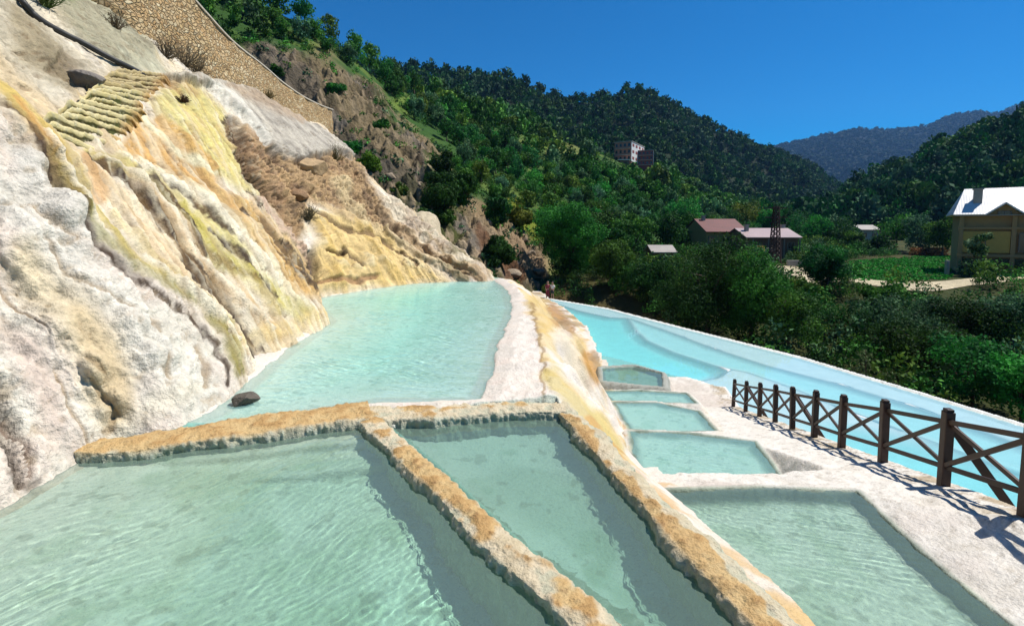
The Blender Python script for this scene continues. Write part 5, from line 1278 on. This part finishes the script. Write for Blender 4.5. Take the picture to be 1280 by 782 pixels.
# --- apartment blocks on the spur
def block(px0, px1, pyt, pyb, Y, D2, rz, wallm, side, name, label, floors, cols, sidecols):
    a = P(px0, pyb, Y=Y); b = P(px1, pyb, Y=Y); H_ = P(px0, pyt, Y=Y)[2]-a[2]; L2 = (b[0]-a[0])/max(.2, math.cos(rz)) 
    h_ = empty(name, a, rz, label=label, cat='apartment block')
    part(h_, 'wall', wallm, [((L2/2, D2/2, H_/2-4), (L2, D2, H_+8))])
    part(h_, 'roof', 'greyroof', [((L2/2, D2/2, H_+.2), (L2+.8, D2+.8, .3))])
    fh = H_/floors
    part(h_, 'side_wall', side, [((L2+.1, D2/2, H_/2), (.2, D2-.1, H_))])
    for f_ in range(floors):
        for c_ in range(cols):
            x = L2*(c_+.5)/cols; window(h_, x, fh*(f_+.55), L2/cols*.5, fh*.45, -.05, bars=0)
        part(h_, 'balcony', 'concrete', [((L2/2, -.5, fh*f_+.1), (L2*.9, 1.0, .25))])
        for c_ in range(sidecols):
            y = D2*(c_+.5)/sidecols; mb = MB(); mb.box((L2+.22, y, fh*(f_+.55)), (.1, D2/sidecols*.55, fh*.42)); mb.build('side_window', M['darkred'], h_)
    return h_
block(768, 786, 179, 203, 236, 20, R(-32), 'brick', 'white', 'apartment_block', 'taller brown apartment block with a white window side on the hill', 3, 4, 4)
block(797, 815, 189, 207, 240, 10, R(-14), 'darkred', 'white', 'apartment_block', 'dark red apartment block with a pale roof, right of the brown one', 3, 4, 3)
a = P(774, 205, Y=228); sh = empty('tin_shed', a, label='small shed with a white roof below the brown apartment block', cat='shed')
part(sh, 'wall', 'brown', [((2.5, 2, .3), (4.4, 3.6, 3))]); part(sh, 'roof', 'white', [((2.5, 2, 2.0), (6, 4.6, .3))])
# --- lattice pylon
a = P(968, 326, Y=70); ph = P(968, 258, Y=70)[2]-a[2]; py_ = empty('lattice_pylon', (a[0], 70, a[2]), label='rusty brown lattice pylon in front of the pink roofed house', cat='pylon')
leg = MB(); br = MB(); w0, w1_ = .6, .25
def cor(z, k): w_ = w0+(w1_-w0)*z/ph; return ((1 if k in (0, 1) else -1)*w_, (1 if k in (0, 3) else -1)*w_, z)
for k in range(4): l_ = MB(); l_.bar(cor(-.3, k), cor(ph, k), .13, .13); l_.build('leg', M['rustm'], py_)
nb_ = 12
for i in range(nb_):
    z0, z1 = ph*i/nb_, ph*(i+1)/nb_
    for k in range(4): br.bar(cor(z0, k), cor(z1, (k+1) % 4), .06, .06); br.bar(cor(z0, (k+1) % 4), cor(z1, k), .06, .06); br.bar(cor(z1, k), cor(z1, (k+1) % 4), .06, .06)
br.build('bracing', M['rustm'], py_)
for zf in (.97, .80): x_m = MB(); x_m.bar((-1.6, 0, ph*zf), (1.6, 0, ph*zf), .12, .16); x_m.build('crossarm', M['rustm'], py_)
# --- timber stack, low walls, concrete pillar near the houses
a = P(944, 322, Y=72); cp_ = empty('timber_screen', (a[0], 72, a[2]), label='small yellowish board screen left of the pylon', cat='screen')
mb = MB()
for k in range(9): mb.bar((k*.19, 0, .1), (k*.19-.15, .3, 1.75), .16, .04)
mb.build('boards', M['yplaster'], cp_); mb = MB(); mb.bar((0, .25, .4), (1.6, .25, .4), .06, .1); mb.bar((0, .3, 1.4), (1.5, .35, 1.4), .06, .1); mb.build('batten', M['wood'], cp_)
mb = MB(); a = P(962, 326, Y=71); mb.box((a[0], 71, a[2]+.8), (1.3, .6, 2.2)); tag(mb.build('concrete_pier', M['concrete'], bevel=.04), 'grey concrete pier at the foot of the pylon', 'pier')
a = P(995, 331, Y=68); mb = MB(); mb.box((a[0], 68, a[2]+.25), (2.6, .35, .8)); tag(mb.build('low_wall', M['concrete'], bevel=.03), 'low pale wall at the bend of the dirt track', 'wall')
a = P(1183, 348, Y=57.5); mb = MB(); mb.box((a[0], 57.5, a[2]+1.0), (.35, .35, 2.4)); tag(mb.build('gate_post', M['concrete'], bevel=.03), 'pale gate post at the left corner of the yellow house', 'gate post')
# --- reed screen hedge behind the field
rs = np.random.default_rng(8); a = vP(1150, 320); b = vP(1196, 320)
n_ = 1800; t_ = rs.random(n_)[:, None]; q = a[None]*(1-t_)+b[None]*t_; q[:, 2] += rs.uniform(0, 1.5, n_); q[:, 1] += 2+rs.normal(size=n_)*.4
o_ = rs.normal(size=(n_, 3)); o_ /= np.linalg.norm(o_, axis=1)[:, None]; v, f = leaves((q, o_), n_, .5, .4, rs, .25)
tag(mesh('dry_maize_row', v, f, M['leaf'], smooth=False, col=np.tile(alb(138, 104, 52, k=1), (len(v), 1))*np.repeat(rs.uniform(.6, 1.4, n_), 4)[:, None]), 'strip of dry brownish maize between the field and the trees', 'maize', kind='stuff')

# ================================================================== the two bathers
M['skin'] = simple('skin', (.42, .23, .16), .55, 20, .06, .05, .001); M['hair'] = simple('dark_hair', (.02, .015, .012), .6, 30, .3, .5, .004)
M['clA'] = simple('dark_red_cloth', (.22, .03, .05), .85, 20, .15, .3, .003); M['clB'] = simple('pink_cloth', (.45, .16, .2), .85, 20, .15, .3, .003)
M['clW'] = simple('white_cloth', (.75, .74, .72), .85, 20, .08, .3, .003); M['clD'] = simple('dark_cloth', (.03, .03, .045), .85, 20, .15, .3, .003)
def skin_mesh(name, J, E, rad, mat, parent, root_i=0, sub=2):
    me = bpy.data.meshes.new(name); me.from_pydata([tuple(j) for j in J], E, []); o = bpy.data.objects.new(name, me); C.objects.link(o); o.parent = parent
    sm = o.modifiers.new('skin', 'SKIN'); sv_ = me.skin_vertices[0].data
    for i, r_ in enumerate(rad): sv_[i].radius = (r_, r_) if not hasattr(r_, '__len__') else r_; sv_[i].use_root = (i == root_i)
    sm.use_smooth_shade = True; s2 = o.modifiers.new('sub', 'SUBSURF'); s2.levels = s2.render_levels = sub; me.materials.append(mat); return o
def person(loc, rz, label, top, bottom, h=1.7, lean=0):
    r_ = empty('person', loc, rz, label=label, cat='person', group=None)
    J = [(0, 0, .95), (0, .01, 1.12), (0, .02, 1.30), (0, .02, 1.44), (0, .0, 1.52), (0, -.01, 1.58),      # 0 pelvis .. 5 skull base
         (-.09, 0, .92), (-.10, -.02, .50), (-.10, .02, .10), (-.10, -.12, .03), (.09, 0, .92), (.12, -.05, .50), (.13, .03, .10), (.13, -.11, .03),
         (-.17, .02, 1.42), (-.24, .03, 1.15), (-.22, -.10, .92), (.17, .02, 1.42), (.25, .04, 1.15), (.20, -.14, .98)]
    E = [(0, 1), (1, 2), (2, 3), (3, 4), (4, 5), (0, 6), (6, 7), (7, 8), (8, 9), (0, 10), (10, 11), (11, 12), (12, 13), (3, 14), (14, 15), (15, 16), (3, 17), (17, 18), (18, 19)]
    rad = [(.14, .10), (.12, .09), (.14, .10), (.10, .08), .05, .05, .085, .058, .036, .03, .085, .058, .036, .03, .052, .038, .028, .052, .038, .028]
    # hands: palm and five fingers each
    for w_, s_ in ((16, -1), (19, 1)):
        b = np.array(J[w_]); k0 = len(J); J.append(tuple(b+np.array([0, -.02, -.06]))); E.append((w_, k0)); rad.append(.03)
        for q_ in range(5):
            o1 = b+np.array([(q_-2)*.014, -.025, -.11 if q_ else -.07]); o2 = o1+np.array([0, -.01, -.045-.006*(2-abs(q_-2))]); k1 = len(J); J += [tuple(o1), tuple(o2)]; E += [(k0, k1), (k1, k1+1)]; rad += [.009, .008]
    body = skin_mesh('body', J, E, rad, M['skin'], r_)
    hm = bmesh.new(); bmesh.ops.create_uvsphere(hm, u_segments=24, v_segments=16, radius=.105)
    for v in hm.verts:
        v.co.z *= 1.22; 
        if v.co.y < -.05 and abs(v.co.z) < .05: v.co.y -= .012*(1-abs(v.co.x)*14) if abs(v.co.x) < .07 else 0
        v.co.z += 1.66; v.co.y -= .01
    bmesh.ops.create_cone(hm, cap_ends=True, segments=8, radius1=.018, radius2=.006, depth=.04, matrix=Matrix.Translation((0, -.125, 1.65)) @ Matrix.Rotation(R(60), 4, 'X'))
    for s_ in (-1, 1): bmesh.ops.create_uvsphere(hm, u_segments=8, v_segments=6, radius=.022, matrix=Matrix.Translation((s_*.104, 0, 1.65)))
    me = bpy.data.meshes.new('head'); hm.to_mesh(me); hm.free(); me.polygons.foreach_set('use_smooth', np.ones(len(me.polygons), bool)); me.materials.append(M['skin']); ho = bpy.data.objects.new('head', me); C.objects.link(ho); ho.parent = r_
    hb = bmesh.new(); bmesh.ops.create_uvsphere(hb, u_segments=24, v_segments=14, radius=.118)
    for v in hb.verts:
        v.co.z = v.co.z*1.2; 
        if v.co.y < -.04 and v.co.z < .05: v.co.y = -.04
        v.co.z += 1.68; v.co.y += .012
    me = bpy.data.meshes.new('hair'); hb.to_mesh(me); hb.free(); me.polygons.foreach_set('use_smooth', np.ones(len(me.polygons), bool)); me.materials.append(M['hair']); ho = bpy.data.objects.new('hair', me); C.objects.link(ho); ho.parent = r_
    fe = MB()
    for s_ in (-1, 1): fe.box((s_*.038, -.108, 1.67), (.026, .012, .012))
    fe.box((0, -.112, 1.605), (.05, .012, .010)); fe.build('face', M['hair'], r_)
    Js = [(0, .01, 1.0), (0, .01, 1.15), (0, .02, 1.3), (0, .02, 1.43), (-.18, .02, 1.41), (-.235, .03, 1.22), (.18, .02, 1.41), (.24, .035, 1.22)]
    skin_mesh('shirt', Js, [(0, 1), (1, 2), (2, 3), (3, 4), (4, 5), (3, 6), (6, 7)], [(.17, .125), (.15, .12), (.165, .125), (.12, .10), .075, .065, .075, .065], M[top], r_)
    zl = .55 if bottom == 'clD' else .14
    Jp = [(0, 0, 1.0), (0, 0, .93), (-.09, 0, .88), (-.10, -.02, .60 if zl > .3 else .5), (-.10, 0, zl), (.09, 0, .88), (.12, -.04, .60 if zl > .3 else .5), (.125, -.01, zl)]
    skin_mesh('trousers', Jp, [(0, 1), (1, 2), (2, 3), (3, 4), (1, 5), (5, 6), (6, 7)], [(.16, .125), (.165, .13), .105, .085, .075 if zl > .3 else .055, .105, .085, .075 if zl > .3 else .055], M[bottom], r_)
    r_.scale = (h/1.78,)*3; return r_
for px, lab, tp_, bt, rz_, hh_ in ((684.5, 'person in a dark red top and trousers standing at the far end of the pool', 'clA', 'clA', R(20), 1.66), (690.5, 'person in a white shirt and dark shorts standing at the far end of the pool', 'clW', 'clD', R(-35), 1.62)):
    a = P(px, 373.5, z=ZP+.05); person((a[0], a[1], ZP+.045), rz_, lab, tp_, bt, hh_)
water('pool_water', polyA, ZA, 'A', .3, .020, .0052, .068, R(60), 'pale turquoise rippled water of the upper pool', 200)
water('pool_water', polyB, ZB, 'B', .25, .013, .0018, .05, R(-35), 'green clear water of the large near pool', 210)
water('pool_water', polyC, ZC, 'B', .10, .03, .0008, .3, R(20), 'calm green water of the central pool', 220)
water('pool_water', polyD1, ZD['d1'], 'B', .08, .014, .0015, .045, R(70), 'green rippled water of the nearest lower basin', 230)
water('pool_water', polyD2, ZD['d2'], 'A', .08, .016, .0022, .055, R(70), 'pale rippled water of the second lower basin', 240)
water('pool_water', polyD3, ZD['d3'], 'A', .08, .05, .0015, .2, R(70), 'pale water of the third lower basin', 250)
water('pool_water', polyD4, ZD['d4'], 'A', .06, .06, .001, .2, R(70), 'thin water strip of the fourth lower basin', 260)
water('pool_water', polyD5, ZD['d5'], 'B', .06, .08, .0008, .4, R(70), 'still green water of the small walled basin', 270)
water('pool_water', pool_outline, ZP, 'P', -.02, .12, .0012, .5, R(30), 'bright blue water of the long lower pool', 280)
# ================================================================== camera, light, world
cam_d = bpy.data.cameras.new('camera'); cam = bpy.data.objects.new('camera', cam_d); C.objects.link(cam)
cam.location = (0, 0, 0); cam.rotation_euler = (R(90)-PIT, 0, 0)
cam_d.sensor_width = 36; cam_d.lens = F/1280*36; cam_d.shift_x = 0; cam_d.shift_y = -(391-PY0)/1280*1.0
cam_d.shift_y = (PY0-391)/1280
cam_d.clip_start = .05; cam_d.clip_end = 20000
S.camera = cam
SEL, SAZ = R(58), R(17)                 # elevation; azimuth measured from +X towards +Y
sd = Vector((math.cos(SEL)*math.cos(SAZ), math.cos(SEL)*math.sin(SAZ), math.sin(SEL)))
sun_d = bpy.data.lights.new('sun', 'SUN'); sun_d.energy = 4.8; sun_d.angle = R(.53); sun_d.color = (1, .95, .87)
sun_d.cycles.is_caustics_light = True
sun = bpy.data.objects.new('sun', sun_d); C.objects.link(sun)
sun.rotation_euler = sd.to_track_quat('Z', 'Y').to_euler()
for o in list(C.objects):
    if o.type == 'MESH' and (o.name.startswith('travertine_terrace') or o.name.startswith(('pool_wall', 'travertine_cliff', 'boulder'))): o.cycles.is_caustics_receiver = True
w = bpy.data.worlds.new('World'); S.world = w; w.use_nodes = True
nt = w.node_tree; nt.nodes.clear()
sky = nt.nodes.new('ShaderNodeTexSky'); sky.sky_type = 'NISHITA'; sky.sun_disc = False
sky.sun_elevation = SEL; sky.sun_rotation = math.pi/2-SAZ
sky.altitude = 900; sky.air_density = 1.0; sky.dust_density = 0.05; sky.ozone_density = 6.0
hs = nt.nodes.new('ShaderNodeHueSaturation'); hs.inputs['Saturation'].default_value = 2.0
bg = nt.nodes.new('ShaderNodeBackground'); bg.inputs[1].default_value = .075
wo = nt.nodes.new('ShaderNodeOutputWorld')
nt.links.new(sky.outputs[0], hs.inputs['Color']); nt.links.new(hs.outputs[0], bg.inputs[0]); nt.links.new(bg.outputs[0], wo.inputs[0])
S.view_settings.view_transform = 'Standard'; S.view_settings.look = 'None'; S.view_settings.exposure = .55; S.view_settings.gamma = 1
S.render.engine = 'CYCLES'
cy = S.cycles
cy.use_denoising = True; cy.denoiser = 'OPENIMAGEDENOISE'
cy.max_bounces = 8; cy.diffuse_bounces = 3; cy.glossy_bounces = 3; cy.transmission_bounces = 6; cy.transparent_max_bounces = 8; cy.volume_bounces = 0
cy.caustics_refractive = True; cy.caustics_reflective = False; cy.blur_glossy = .0
cy.sample_clamp_indirect = 4.0; cy.sample_clamp_direct = 0
